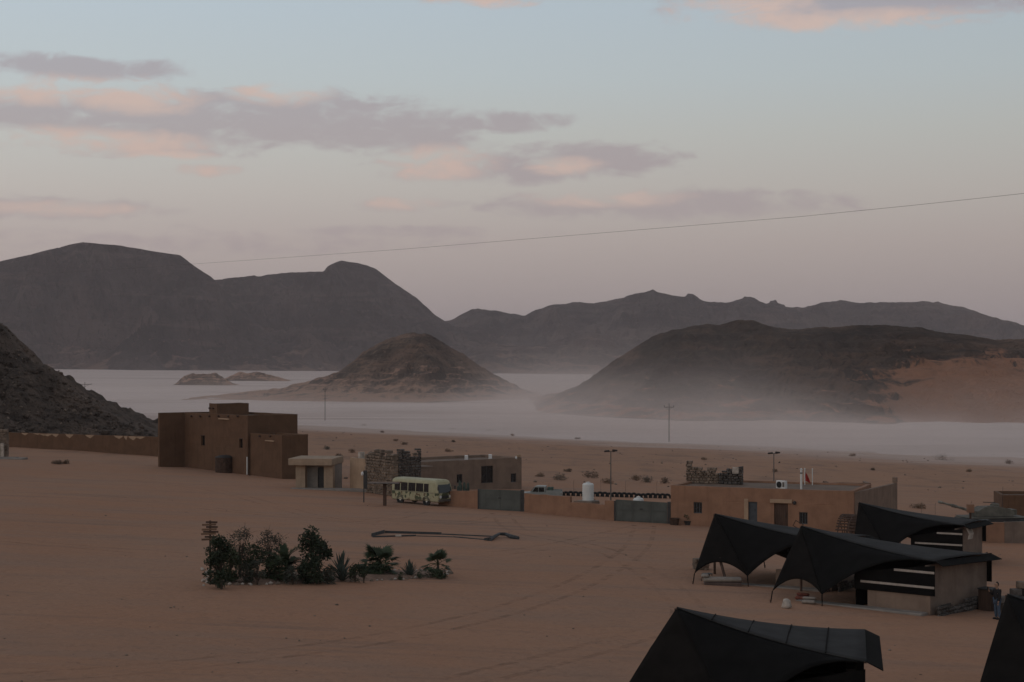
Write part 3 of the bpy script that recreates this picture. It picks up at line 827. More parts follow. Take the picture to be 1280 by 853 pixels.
MB().box(.0, x3 - .5, .1, .42, -.8, hs - .3, Mr).build('mortar', ADOBE_GREY, house)
MB().box(x1, x2 - .5, .46, 4.6, hs - 1.0, hs - .8).build('roof', ROOF_DUST, house)
MB().cbox(.55, 1.05, .6, 1.1, hh - .3, hh + .55, .03).build('chimney', STONE_W, house)

# ---------- long house with two air conditioners
A = G(524, 611.5); Bp = G(652, 611.5); rz, Ll = frame_of(A, Bp); ln = Line(A, rz)
long_house = thing('long_house', 'low grey-brown flat house with a dark tall window behind the bus', 'building', A, rz)
hl = ln.z(600, 574.5)
wz = lambda px0, px1, py0, py1: (ln.x(px0), ln.x(px1), ln.z((px0 + px1) / 2, py1), ln.z((px0 + px1) / 2, py0))
hs_ = [wz(571, 578, 593, 604), wz(601.5, 616.5, 582.5, 604), wz(638.5, 645.5, 592, 603)]
block(long_house, 0, 0, Ll, 7.0, hl, ADOBE_GREY, front=hs_, seed=41, z0=-1.2)
window(long_house, *hs_[0], .12); window(long_house, *hs_[1], .12, bars=1, mat=METAL_D); window(long_house, *hs_[2], .12)
MB().cbox(Ll - .5, Ll - .1, -.03, .30, hl + .03, hl + .35, .03).build('parapet_post', ADOBE_PALE, long_house)
MB().lathe([(.02, 0), (.10, .05), (.12, .18), (.06, .30), (.01, .32)], 12, Matrix.Translation((Ll - .75, -.02, hl - .15))).build('wall_lamp', WHITE_M, long_house)
def ac_unit(loc, rz_, label, s=1.0, fan_side='front'):
    t = thing('air_conditioner', label, 'air conditioner', loc, rz_, 'air conditioners on the flat roofs')
    MB().cbox(-.45 * s, .45 * s, -.17 * s, .17 * s, .06 * s, .70 * s, .03).build('casing', WHITE_M, t)
    for x in (-.35, .35): MB().box((x - .05) * s, (x + .05) * s, -.16 * s, .16 * s, -.02, .057 * s).build('foot', METAL_D, t)
    MB().lathe([(.25 * s, 0), (.25 * s, .03), (.20 * s, .02), (.02, .025)], 22, Matrix.Translation((-.12 * s, -.172 * s, .38 * s)) @ Matrix.Rotation(R(90), 4, 'X')).build('fan_grille', BLACK, t)
    MB().box(.20 * s, .40 * s, -.176 * s, -.1715 * s, .2 * s, .6 * s).build('side_panel', METAL_P, t)
    return t
for k, px in enumerate((588, 618)):
    x = ln.x(px); p = A + Matrix.Rotation(rz, 3, 'Z') @ Vector((x, .75, hl - .28))
    ac_unit(p, rz + R(58), ('white air conditioner on the long house roof nearer the bus', 'white air conditioner on the long house roof nearer its far end')[k], 1.0)

# ---------- perimeter walls and gates along the yard
def run_wall(px0, pb0, px1, pb1, hpx, mat, name, label, th=.30, cat='wall', steps=None, chips=None):
    A = G(px0, pb0); B = G(px1, pb1); rz, L_ = frame_of(A, B)
    t = thing(name, label, cat, A, rz)
    n = max(1, len(steps) if steps else 1)
    ln = Line(A, rz)
    steps = steps or [(px0, px1, hpx, hpx)]
    for k, (a, b, ha_, hb_) in enumerate(steps):
        xa, xb = ln.x(a), ln.x(b)
        za, zb = ln.z(a, ha_), ln.z(b, hb_)
        mb = MB(); rr = random.Random(k + int(px0)); jj = [rr.uniform(-.03, .03) for _ in range(90)]
        open_wall(mb, xa, xb - .003, -1.0, 0.001, 0, th - .004 * k, (), seed=k, seg=.7, top=lambda x: za + (zb - za) * (x - xa) / max(xb - xa, .01) + jj[int(abs(x) * 1.5) % 90])
        mb.build('wall_section', mat, t)
    return t, ln, L_
w_t, w_ln, w_L = run_wall(6, 558.5, 206, 571.5, 0, ADOBE, 'perimeter_wall', 'long red-brown mud wall at the foot of the scree slope', steps=[(6, 206, 540.5, 546.5)])
rr = random.Random(3)
for px in (32, 46, 56, 60, 68, 88, 112, 150, 158, 166, 174):       # patches where plaster has come off below the coping
    x = w_ln.x(px) + rr.uniform(-.3, .3); w_ = rr.uniform(.35, 1.1); d_ = rr.uniform(.18, .6)
    zt = w_ln.z(px, 540.5 + 6.0 * (px - 6) / 200) - .03
    MB().add([(x - w_, -.012, zt), (x + w_, -.012, zt), (x + w_ * .5, -.012, zt - d_ * .6), (x + .1, -.012, zt - d_), (x - w_ * .6, -.012, zt - d_ * .5),
              (x - w_, .01, zt), (x + w_, .01, zt), (x + w_ * .5, .01, zt - d_ * .6), (x + .1, .01, zt - d_), (x - w_ * .6, .01, zt - d_ * .5)],
             [(4, 3, 2, 1, 0), (0, 1, 6, 5), (1, 2, 7, 6), (2, 3, 8, 7), (3, 4, 9, 8), (4, 0, 5, 9)]).build('plaster_patch', ADOBE_PALE, w_t)
run_wall(548, 631.5, 597.5, 636.2, 0, ADOBE_RED, 'yard_wall', 'short brown mud wall between the bus and the metal gate', steps=[(548, 597.5, 614, 613.5)])
yw, yln, yL = run_wall(655.5, 640.5, 768, 651, 0, ADOBE_RED, 'yard_wall', 'long stepped orange-brown mud wall between the two metal gates', steps=[(655.5, 712.5, 617.2, 621), (712.5, 756, 628.0, 631), (756, 768, 625.5, 626)])
def gate(px0, pb0, px1, pb1, pt0, pt1, label, leaves, post_px):
    A = G(px0, pb0); B = G(px1, pb1); rz, L_ = frame_of(A, B); ln = Line(A, rz)
    t = thing('metal_gate', label, 'gate', A, rz, 'sheet metal gates of the yard')
    n = leaves
    for i in range(n):
        xa, xb = L_ * i / n + .004, L_ * (i + 1) / n - .004
        za, zb = ln.z(px0, pt0), ln.z(px1, pt1)
        f = lambda x: za + (zb - za) * x / L_
        lf = MB().add([(xa, 0, -.3), (xb, 0, -.3), (xb, 0, f(xb)), (xa, 0, f(xa)), (xa, .035, -.3), (xb, .035, -.3), (xb, .035, f(xb)), (xa, .035, f(xa))],
                 [(0, 1, 2, 3), (7, 6, 5, 4), (0, 4, 5, 1), (1, 5, 6, 2), (2, 6, 7, 3), (3, 7, 4, 0)]).build('gate_leaf', METAL_G, t)
        mb = MB()
        mb.box(xa, xb, -.035, -.003, .02, .09).box(xa + .002, xa + .07, -.033, -.003, .092, f(xa) - .08).box(xb - .07, xb - .002, -.033, -.003, .092, f(xb) - .08)
        mb.box(xa + .075, xb - .075, -.031, -.003, f((xa + xb) / 2) * .52, f((xa + xb) / 2) * .52 + .06)
        mb.build('rail', METAL_G, lf)
    for x, w_ in ((-.12, .10), (L_ + .02, (post_px / F * A.y))):
        MB().box(x, x + w_, -.08, .18, -.6, ln.z(px1, pt1) + .06).build('gate_post', METAL_D, t)
    MB().box(L_ * .5 - .12, L_ * .5 + .12, -.07, -.036, .95, 1.05).build('latch', METAL_D, t)
    return t, ln, L_
gate(599, 636.5, 650.5, 639.5, 611.5, 613.5, 'grey-green sheet metal gate before the long house', 2, 4)
g2, g2ln, g2L = gate(769.5, 651.2, 834, 654.8, 624.5, 628.5, 'grey-green sheet metal gate next to the orange flat-roofed house', 3, 4)

# ---------- white water tanks
def water_tank(loc, r, h, label, ridged=True):
    t = thing('water_tank', label, 'water tank', loc, 0, 'white plastic water tanks')
    prof = [(r * .98, 0), (r, .04)]
    k = 7
    for i in range(k):
        a = .06 + (h * .84 - .06) * i / k; b = .06 + (h * .84 - .06) * (i + 1) / k
        prof += [(r, a), (r * 1.0, (a * .7 + b * .3)), (r * .972, (a + b) / 2), (r * 1.0, (a * .3 + b * .7))]
    prof += [(r, h * .86), (r * .96, h * .90), (r * .80, h * .95), (r * .32, h * .985), (r * .30, h * .985)]
    MB().lathe(prof, 30).build('tank_body', WHITE_P, t, True)
    MB().lathe([(r * .34, h * .982), (r * .36, h * .99), (r * .36, h * 1.02), (r * .10, h * 1.035)], 20).build('lid', WHITE_P, t)
    MB().tube([(r * .95, -r * .2, .12), (r * 1.18, -r * .25, .12), (r * 1.18, -r * .25, -.3)], .03, 8).build('outlet_pipe', METAL_P, t)
    return t
# tank beside the long stepped wall stands on a block platform just behind it
c = yln.A + Matrix.Rotation(math.atan2(yln.d.y, yln.d.x), 3, 'Z') @ Vector((yln.x(727), .95, 0))
zt = ZC - V(627.3) * (c.y - .5)
pl = thing('tank_platform', 'low mud block platform under the white water tank behind the stepped wall', 'platform', Vector((c.x, c.y, gz(c.x, c.y))), math.atan2(yln.d.y, yln.d.x))
MB().cbox(-1.1, .75, -.6, .65, -.5, zt - gz(c.x, c.y), .04).build('base_block', ADOBE_GREY, pl)
MB().cbox(-.75, .72, -.58, .62, zt - gz(c.x, c.y) + .002, zt - gz(c.x, c.y) + .06, .02).build('top_slab', CONCRETE, pl)
water_tank(Vector((c.x, c.y, zt + .062)), 7.2 / F * c.y, (627 - 604.5) / F * c.y, 'white plastic water tank standing on top behind the stepped wall')
c = G(795, 652); c = Vector((c.x + .3, c.y + 1.3, 0)); c.z = gz(c.x, c.y)
water_tank(c, 6.8 / F * c.y, (ZC - V(621.5) * c.y) - c.z, 'white plastic water tank standing behind the gate, only its top showing')

# ---------- orange-brown flat-roofed house on the right
A = G(838.5, 655.2)
rz = math.atan2(-5.6, 13.6)
ln = Line(A, rz)
rh = thing('flat_house', 'long orange-brown flat-roofed house with two doors behind the black tents', 'building', A, rz)
Lr = ln.x(1067); hr = ln.z(850, 607.5)
wz = lambda px0, px1, py0, py1: (ln.x(px0), ln.x(px1), ln.z((px0 + px1) / 2, py1), ln.z((px0 + px1) / 2, py0))
holes = [wz(867, 877.5, 628, 642), wz(935.5, 946.5, 627.5, 654), wz(967.5, 985, 629.5, 661), wz(999, 1009.5, 640.5, 655.5)]
block(rh, 0, 0, Lr, 8.0, hr, ADOBE_RED, front=holes, seed=51, z0=-1.6, par=.16, th=.35)
window(rh, *holes[0], .12, bars=2); window(rh, *holes[3], .12, bars=2)
door(rh, holes[1][0] + .07, holes[1][1] - .07, holes[1][2] + .01, holes[1][3] - .08, .12, BLUE_DOOR)
door(rh, holes[2][0] + .07, holes[2][1] - .07, holes[2][2] + .01, holes[2][3] - .08, .12, WOOD_D, planks=6)
MB().cbox(holes[2][0] - .3, holes[2][1] + .35, -.14, -.003, holes[2][3] + .03, holes[2][3] + .33, .02).build('lintel', ADOBE_PALE, rh)
MB().cbox(holes[1][0] - .35, holes[1][0] - .002, -.05, -.003, holes[1][2], holes[1][3] + .22, .02).build('door_surround', ADOBE_PALE, rh)
MB().lathe([(.02, 0), (.12, .04), (.14, .2), (.05, .3)], 12, Matrix.Translation((ln.x(993.5), -.10, ln.z(993.5, 631)))).build('wall_lamp', METAL_D, rh)
Mh = Matrix.Translation(A) @ Matrix.Rotation(rz, 4, 'Z')
def on_roof(px, depth, lift=0.0):
    """roof point at a picture column and a distance back from the front"""
    s = ln.x(px)
    for _ in range(20):
        w_ = Mh @ Vector((s, depth, hr - .16)); s += (U(px) * w_.y - w_.x) / math.cos(rz)
    return Mh @ Vector((s, depth, hr - .16 + lift))
# ruined stone parapet on the roof
p = on_roof(858, 5.2); q2 = on_roof(929, 5.2)
ruin = thing('stone_ruin', 'broken rubble stone wall standing on the flat roof of the orange-brown house', 'wall', p, rz)
Lw = (q2 - p).length; hw = (608 - 590) / F * p.y
rr = random.Random(15); jg = [rr.uniform(-.3, .45) for _ in range(40)]
hf = lambda x: hw + jg[int(x / .5) % 40] * .55 + (.35 if x < .9 else 0) - (0.25 if .52 < x / Lw < .7 else 0)
mb = MB(); stones_mesh(mb, 0, Lw * .58, hf, -.2, .25, .26, 61); mb.build('stonework', STONE, ruin, kind='stuff')
mb = MB(); stones_mesh(mb, Lw * .585, Lw, hf, -.3, .25, .26, 62); mb.build('grey_stonework', STONE_D, ruin, kind='stuff')
MB().box(.05, Lw - .05, -.08, .18, 0, hw * .62).build('mortar', ADOBE_GREY, ruin)
mb = MB().cbox(Lw * .83, Lw * .94, -.42, -.32, hw * .75, hw * 1.2, .02); mb.build('pale_slab', STONE_W, ruin)
ac_unit(on_roof(977, 1.6), rz - R(24), 'white air conditioner on the roof of the orange-brown house', 1.0)
p = on_roof(1001.5, .55)
vp = thing('vent_pipe', 'thick white vent pipe standing at the front edge of the flat roof', 'pipe', p)
hh_ = (617 - 590.5) / F * p.y
MB().tube([(0, 0, -.02), (0, 0, hh_)], .085, 12).build('pipe', WHITE_P, vp)
MB().lathe([(.12, hh_ * .82), (.12, hh_ * .86), (.09, hh_ * .88)], 12).build('collar', METAL_P, vp)
MB().lathe([(.11, hh_ + .002), (.13, hh_ + .04), (.02, hh_ + .12)], 12).build('cap', WHITE_P, vp)
# flag poles behind it
for k, (px, topy) in enumerate(((1006, 586.5), (1015.5, 587))):
    p = on_roof(px, 6.8); hh_ = ZC - V(topy) * p.y - p.z
    fp = thing('flag_pole', ('thin white pole with a limp red flag on the flat roof', 'thin bare white pole beside the red flag')[k], 'flag pole', p, 0, 'white poles on the flat roof')
    MB().tube([(0, 0, -.02), (0, 0, hh_)], .035, 8).build('pole', WHITE_P, fp)
    MB().lathe([(.05, 0), (.05, .05), (.01, .09)], 8, Matrix.Translation((0, 0, hh_))).build('finial', WHITE_P, fp)
    if k == 0:
        gx, gz_ = np.meshgrid(np.linspace(0, 1, 8), np.linspace(0, 1, 10))
        X = .05 + gx * .16 + gz_ * .28 * gx; Y = .06 * np.sin(gx * 9 + gz_ * 3); Z = hh_ - .25 - gz_ * .72 - gx * .22
        f_ = grid_obj('flag', X, Y, Z, RED, fp); sm = f_.modifiers.new('thick', 'SOLIDIFY'); sm.thickness = .012
# grey court wall running back from the right-hand corner
cw = A + Vector((math.cos(rz), math.sin(rz), 0)) * (Lr + .02)
ang = math.atan2(11.5, 6.0)
Lcw = Line(Vector((cw.x, cw.y, A.z)), ang).x(1121)
Mc = Matrix.Translation((Lr + .02, .30, 0)) @ Matrix.Rotation(ang - rz, 4, 'Z')
mb = MB(); open_wall(mb, .1, Lcw, -2.2, hr - .14, 0, .3, (), M=Mc, seed=55, top=lambda x: -.012 * x); mb.build('court_wall', ADOBE_GREY, rh)
MB().cbox(Lcw - .45, Lcw - .02, -.03, .33, hr - .25, hr + .2, .03, Mc).build('parapet_post', ADOBE_GREY, rh)
# low mud walls standing beyond the flat roof
yb = 148.0
p = Vector((U(1034) * yb, yb, gz(U(1034) * yb, yb))); L_ = 4.0
lw = thing('mud_enclosure', 'low brown roofless mud enclosure beyond the flat roof', 'wall', p, R(-3))
zt = ZC - V(604) * yb - p.z
mb = MB(); open_wall(mb, 0, L_, -.8, zt, 0, .3, (), seed=71, top=lambda x: .12 * math.sin(x * 5) * (x < 2)); mb.build('wall_section', ADOBE, lw)
mb = MB(); open_wall(mb, 0, 2.5, -.8, zt - .02, 0, .3, (), M=Matrix.Translation((L_, .3, 0)) @ Matrix.Rotation(R(90), 4, 'Z'), seed=72); mb.build('wall_section', ADOBE_GREY, lw)
mb = MB(); open_wall(mb, 0, 2.5, -.8, zt - .02, -.3, 0, (), M=Matrix.Translation((0, .3, 0)) @ Matrix.Rotation(R(90), 4, 'Z'), seed=73); mb.build('wall_section', ADOBE, lw)

# ---------- right-hand walls
rw, rln, rL = run_wall(1222, 678.2, 1300, 679.8, 0, ADOBE_RED, 'corner_wall', 'low orange-brown yard wall with a darker section at the right beyond the tents', steps=[(1222, 1255.5, 654, 653)])
mb = MB(); open_wall(mb, rln.x(1255.5) + .004, rln.x(1300), -1.0, rln.z(1270, 652.6), .05, .28, (), seed=83); mb.build('dark_section', ADOBE_DK, rw)  # right-hand run of the wall in a darker colour
MB().cbox(rln.x(1228), rln.x(1239), .05, .7, rln.z(1233, 654) + .04, rln.z(1233, 650.5), .03).build('coping_block', METAL_D, rw)
yb = 152.0; p = Vector((U(1252.5) * yb, yb, 0)); p.z = gz(p.x, p.y)
rb = thing('mud_tower', 'tall brown mud wall block behind the army tank turret', 'building', p, R(-8))
block(rb, 0, 0, 6.0, 5.0, ZC - V(619) * yb - p.z, ADOBE, seed=85, z0=-1)

# ---------- things along the yard
def dish_lamp(loc, h, label, two=True):
    t = thing('yard_lamp', label, 'street lamp', loc, 0, 'lamp posts behind the yard walls')
    MB().tube([(0, 0, -.4), (0, 0, h * .5), (0, 0, h)], [.065, .055, .04], 10).build('post', METAL_P, t)
    MB().tube([(-.34, 0, h - .02), (.34, 0, h - .02)], .03, 8).build('cross_arm', METAL_D, t)
    for s in (-1, 1):
        MB().cbox(-.22, .22, -.17, .17, -.05, .06, .025, Matrix.Translation((s * .34, -.05, h + .05 + .03 * s)) @ Matrix.Rotation(R(-14), 4, 'X') @ Matrix.Rotation(R(6 * s), 4, 'Y')).build('lamp_head', METAL_D, t)
    MB().box(-.14, .14, -.12, .12, -.4, .12).build('foot', CONCRETE, t)
    return t
for px, py, yb, lab in ((763.5, 564.5, 136.5, 'thin lamp post with twin dark heads behind the stepped yard wall'), (967.3, 567, 148, 'thin lamp post with twin dark heads behind the flat-roofed house')):
    x = U(px) * yb; g = gz(x, yb); dish_lamp(Vector((x, yb, g)), ZC - V(py) * yb - g, lab)
# slim sign post and the flat shelter by the bus
c = G(454.8, 628.3); t = thing('sign_post', 'slim dark post with narrow board and small white lamp by the stone house', 'sign', c)
k = c.y / F
MB().tube([(0, 0, -.3), (0, 0, 40 * k)], .05, 8).build('post', METAL_D, t)
MB().cbox(-.02, .30, -.06, .06, 17 * k, 40 * k, .02).build('board', METAL_D, t)
MB().lathe([(.02, 0), (.10, .05), (.13, .20), (.08, .32), (.02, .36)], 12, Matrix.Translation((-.13, -.02, 33.5 * k))).build('lamp', WHITE_M, t)
c = G(481, 632.3); t = thing('flat_shelter', 'dark single-post shelter with a flat plank roof beside the bus', 'shelter', c, R(-8)); k = c.y / F
MB().cbox(-.13, .13, -.13, .13, -.4, 27.5 * k, .02).build('post', WOOD_D, t)
for i in range(5):
    MB().cbox(-1.35, 1.35, -.9 + i * .36, -.9 + i * .36 + .33, 28.3 * k, 28.3 * k + .07, .015).build('roof_plank', WOOD if i else METAL_P, t)
for s in (-.7, .7): MB().box(s - .06, s + .06, -.9, .88, 27.4 * k, 28.25 * k).build('beam', WOOD_D, t)
# half-buried car tyres marking the road beyond the yard
ty = MB().torus(.34, .125, 20, 8, flat=.9)
first = None
p0, p1 = G(692, 619.4), G(837, 623.4)
nt_ = 24
for i in range(nt_):
    f_ = (i + .5) / nt_
    x, y = p0.x + (p1.x - p0.x) * f_, p0.y + (p1.y - p0.y) * f_
    loc = Vector((x, y, gz(x, y) + .04 + random.uniform(-.04, .06))); rot = (random.uniform(-.12, .12), 0, R(6) + random.uniform(-.25, .25))
    if first is None: o = first = ty.build('half_buried_tyre', BLACK, None, True)
    else: o = bpy.data.objects.new('half_buried_tyre', first.data); COL.objects.link(o)
    o.location = loc; o.rotation_euler = rot
    tag(o, 'black tyre half buried in the row behind the yard wall', 'tyre', 'row of half-buried tyres')
# big truck tyres by the army tank
big = None
for px, py, yb, lab in ((1134, 637.5, 141, 'big dark tyre half buried beyond the middle of the black tent roof'), (1203, 646, 137, 'big dark tyre low down below the gun barrel'), (1281, 652, 138, 'big dark tyre half buried right beside the army tank')):
    x = U(px) * yb; g = gz(x, yb)
    if big is None: o = big = MB().torus(.62, .26, 26, 10, flat=.9).build('truck_tyre', mk('mossy_rubber', (.026, .034, .030), .85, .3, 3), None, True)
    else: o = bpy.data.objects.new('truck_tyre', big.data); COL.objects.link(o)
    o.location = (x, yb, g + .22 + (640 - 636) * 0); o.rotation_euler = (0, 0, R(5)); tag(o, lab, 'tyre', 'large tyres near the army tank')
# wire fence posts behind the yard
for i, (px, pt_, yb) in enumerate(((649, 593, 158), (686, 600, 160), (717, 597, 168), (751, 594, 170), (782, 597, 172), (821, 600, 173), (1152, 614, 150), (1169, 613, 152), (1214, 617, 158))):
    x = U(px) * yb; g = gz(x, yb)
    o = MB().tube([(0, 0, -.4), (0, 0, 1.25), (.05, -.10, 1.42)], .02, 6).build('fence_post', ADOBE_GREY)
    o.location = (x, yb, g); tag(o, 'thin metal post of the wire fence in the sand behind the yard' if px < 900 else 'thin metal post of the wire fence beyond the tents', 'fence post', 'wire fence posts')

# ---------- power line across the edge of the lake bed, and the cable overhead
def power_pole(base, h, label, arm=1.5, rz_=0.0):
    t = thing('power_pole', label, 'power pole', base, rz_, 'power poles')
    MB().tube([(0, 0, -1), (0, 0, h * .5), (.03, 0, h)], [.17, .14, .10], 10).build('pole', METAL_P, t)
    MB().box(-arm, arm, -.08, .08, h - .75, h - .57).build('cross_arm', METAL_P, t)
    for s in (-1, 0, 1):
        z0_ = h - .57 if s else h
        MB().lathe([(.05, 0), (.13, .12), (.07, .2), (.13, .32), (.05, .5)], 10, Matrix.Translation((s * arm * .95, 0, z0_))).build('insulator', METAL_D, t)
    for s in (-1, 1): MB().tube([(s * arm * .6, .09, h - .66), (0, .13, h - 1.7)], .04, 6).build('brace', METAL_P, t)
    return t
for px, pb, pt_, lab in ((836.3, 552.5, 506.5, 'power pole with three insulators at the lake edge before the long rocky ridge'), (406.3, 526, 485.5, 'plain thin power pole at the lake edge left of the cone hill'),):
    c = G(px, pb); power_pole(c, (pb - pt_) / F * c.y, lab, 1.5 if px > 500 else .8)
c = G(106, 520); power_pole(c, (520 - 479) / F * c.y, 'power pole with a wide cross arm half hidden by the scree slope', 3.0)
cable_px = [(1430, 225), (1280, 242), (1140, 257), (1000, 271), (860, 282.5), (720, 294), (500, 312), (260, 329), (120, 338.5), (0, 345.5), (-160, 353)]
yR, yL_ = 62.0, 190.0
inv = lambda px: 1 / yR + (1 / yL_ - 1 / yR) * (1430 - px) / 1590.0
pts = [P(px, py, 1 / inv(px)) for px, py in cable_px]
fine = []
for i in range(len(pts) - 1):
    for s in range(6): fine.append(pts[i].lerp(pts[i + 1], s / 6))
fine.append(pts[-1])
o = MB().tube(fine, .0075, 6).build('overhead_cable', METAL_P); tag(o, 'thin dark overhead cable crossing the sky above the mountains', 'cable')
for e, lab in ((pts[0], 'near power pole carrying the overhead cable at the right'), (pts[-1], 'distant power pole carrying the overhead cable past the scree slope')):
    g = gz(e.x, e.y); power_pole(Vector((e.x, e.y + .2, g)), e.z - g - .5, lab)

# ================================================================== vehicles
def camo_mat():
    m, nt, b = new_mat('bus_camouflage'); q = NT(nt); p = q.obj()
    sp = q.n('ShaderNodeSeparateXYZ'); nt.links.new(p, sp.inputs[0])
    v = q.noise(q.mapv(p, (1.0, 1.0, .75), (1.3, 4, 2)), 2.3, 2, .45)
    v2 = q.noise(q.mapv(p, (1.0, 1.0, .75), (7.3, 1, 5)), 2.9, 2, .45)
    low = q.rng(sp.outputs[2], 1.32, 1.22, 0, 1) if False else q.rng(sp.outputs[2], 1.10, 1.20, 1.0, 0.0)
    c = (.34, .315, .185)
    n = q.noise(p, 3.0, 5, .6)
    c = q.mix(q.rng(n, .3, .7), (.33, .305, .185), (.40, .375, .240))
    c = q.mix(q.m('MULTIPLY', q.rng(v, .535, .56), low), c, (.060, .072, .036))
    c = q.mix(q.m('MULTIPLY', q.rng(v2, .59, .61), low), c, (.15, .105, .055))
    dirt = q.rng(sp.outputs[2], .25, .75, .5, 0.0)
    c = q.mix(dirt, c, (.24, .165, .115))
    q.put(c, b.inputs['Base Color']); b.inputs['Roughness'].default_value = .55; b.inputs['Specular IOR Level'].default_value = .35
    return m
CAMO = camo_mat()
c = G(547.5, 633.5)                       # near front corner of the bus
hd = R(180 - 40)                          # direction from the front to the back
L, W, H = 5.7, 1.95, 2.32
fw = Vector((math.cos(hd), math.sin(hd), 0)); sw = Vector((fw.y, -fw.x, 0))
base = c + fw * (L / 2) + sw * (W / 2)
# local frame: +x towards the front, -y is the side we see
bus = thing('minibus', 'old cream minibus with green camouflage blotches parked by the stone house', 'bus', Vector((base.x, base.y, gz(base.x, base.y) + .0)), hd + math.pi)
hw = W / 2
prof = [(-hw, .42), (-hw, 1.25), (-hw * .985, 1.6), (-hw * .95, 2.02), (-hw * .88, 2.18), (-hw * .70, 2.27), (-hw * .35, 2.31), (hw * .35, 2.31), (hw * .70, 2.27), (hw * .88, 2.18), (hw * .95, 2.02), (hw * .985, 1.6), (hw, 1.25), (hw, .42), (hw * .9, .34), (-hw * .9, .34)]
st = [(-L / 2, .90, .93), (-L / 2 + .06, .965, .97), (-L / 2 + .2, 1, 1), (L / 2 - .55, 1, 1), (L / 2 - .30, .995, .985), (L / 2 - .12, .97, .95), (L / 2 - .02, .93, .90)]
vs = []; fs = []
for k, (x, sy, sz) in enumerate(st):
    for (y, z) in prof:
        xx = x - (max(0, z - 1.25) * .22 if k >= 4 else 0) * (1 if k > 4 else .5)
        vs.append((xx, y * sy, .34 + (z - .34) * (sz if z > 1 else 1)))
n = len(prof)
for k in range(len(st) - 1):
    for i in range(n): fs.append((k * n + i, k * n + (i + 1) % n, (k + 1) * n + (i + 1) % n, (k + 1) * n + i))
fs += [tuple(range(n))[::-1], tuple(range((len(st) - 1) * n, len(st) * n))]
body = MB().add(vs, fs).build('body', CAMO, bus)
for sgn in (-1, 1):
    for (x0, x1) in ((-2.45, -1.75), (-1.68, -.83), (-.76, .12), (.19, 1.07), (1.14, 1.72)):
        y = sgn * hw
        q4 = [(x0, y * 1.006, 1.20), (x1, y * 1.006, 1.20), (x1 - .02, y * .975, 1.93), (x0 + .02, y * .975, 1.93)]
        q5 = [(a, b - sgn * .05, z) for a, b, z in q4]
        w_ = MB().add(q4 + q5, [(0, 1, 2, 3), (7, 6, 5, 4), (0, 4, 5, 1), (1, 5, 6, 2), (2, 6, 7, 3), (3, 7, 4, 0)]).build('window', GLASS_D, bus)
        if sgn < 0: MB().box((x0 + x1) / 2 - .015, (x0 + x1) / 2 + .015, y * 1.012, y * 1.0075, 1.23, 1.6).build('window_bar', METAL_D, w_)
    MB().box(-2.6, 2.3, sgn * hw * 1.002 - .012, sgn * hw * 1.002 + .012, 1.12, 1.15).build('belt_moulding', METAL_P, bus)
    for x in (-1.75, 1.45):
        wh = MB().torus(.29, .10, 24, 8, Matrix.Translation((x, sgn * (hw - .10), .385)), flat=1.15).build('wheel', BLACK, bus, True)
        MB().lathe([(.20, -.06), (.21, .02), (.14, .05), (.05, .07), (.02, .07)], 18, Matrix.Translation((x, sgn * (hw - .08), .385)) @ Matrix.Rotation(R(-90 * sgn), 4, 'X')).build('rim', WHITE_M, wh)
        MB().lathe([(.42, -.02), (.42, .02), (.36, .02), (.36, -.02)], 24, Matrix.Translation((x, sgn * hw * 1.0, .40)) @ Matrix.Rotation(R(90), 4, 'X')).build('wheel_arch', METAL_D, bus)
# windscreen, lights, bumper, mirrors
fx = L / 2 - .02
ws = [(fx + .012, -.86, 1.16), (fx + .012, .86, 1.16), (fx - .20, .76, 1.97), (fx - .20, -.76, 1.97)]
MB().add(ws + [(a - .06, b, z) for a, b, z in ws], [(0, 1, 2, 3), (7, 6, 5, 4), (0, 4, 5, 1), (1, 5, 6, 2), (2, 6, 7, 3), (3, 7, 4, 0)]).build('windscreen', GLASS_D, bus)
for s in (-1, 1):
    MB().lathe([(.13, -.02), (.13, .02), (.10, .035), (.02, .045)], 16, Matrix.Translation((fx + .0, s * .62, .80)) @ Matrix.Rotation(R(90), 4, 'Y')).build('headlight', WHITE_M, bus)
    mr = MB().tube([(fx - .12, s * hw * .95, 1.75), (fx + .16, s * hw * 1.12, 1.70)], .018, 6).build('mirror', METAL_D, bus)
    MB().cbox(fx + .12, fx + .20, s * hw * 1.12 - .08, s * hw * 1.12 + .08, 1.42, 1.70, .015).build('mirror_glass', METAL_D, mr)
MB().cbox(fx - .06, fx + .09, -hw * .93, hw * .93, .40, .58, .03).build('bumper', METAL_P, bus)
MB().cbox(-L / 2 - .07, -L / 2 + .05, -hw * .9, hw * .9, .42, .58, .03).build('bumper', METAL_P, bus)
MB().box(fx - .015, fx + .008, -.42, .42, .68, .92).build('grille', METAL_D, bus)

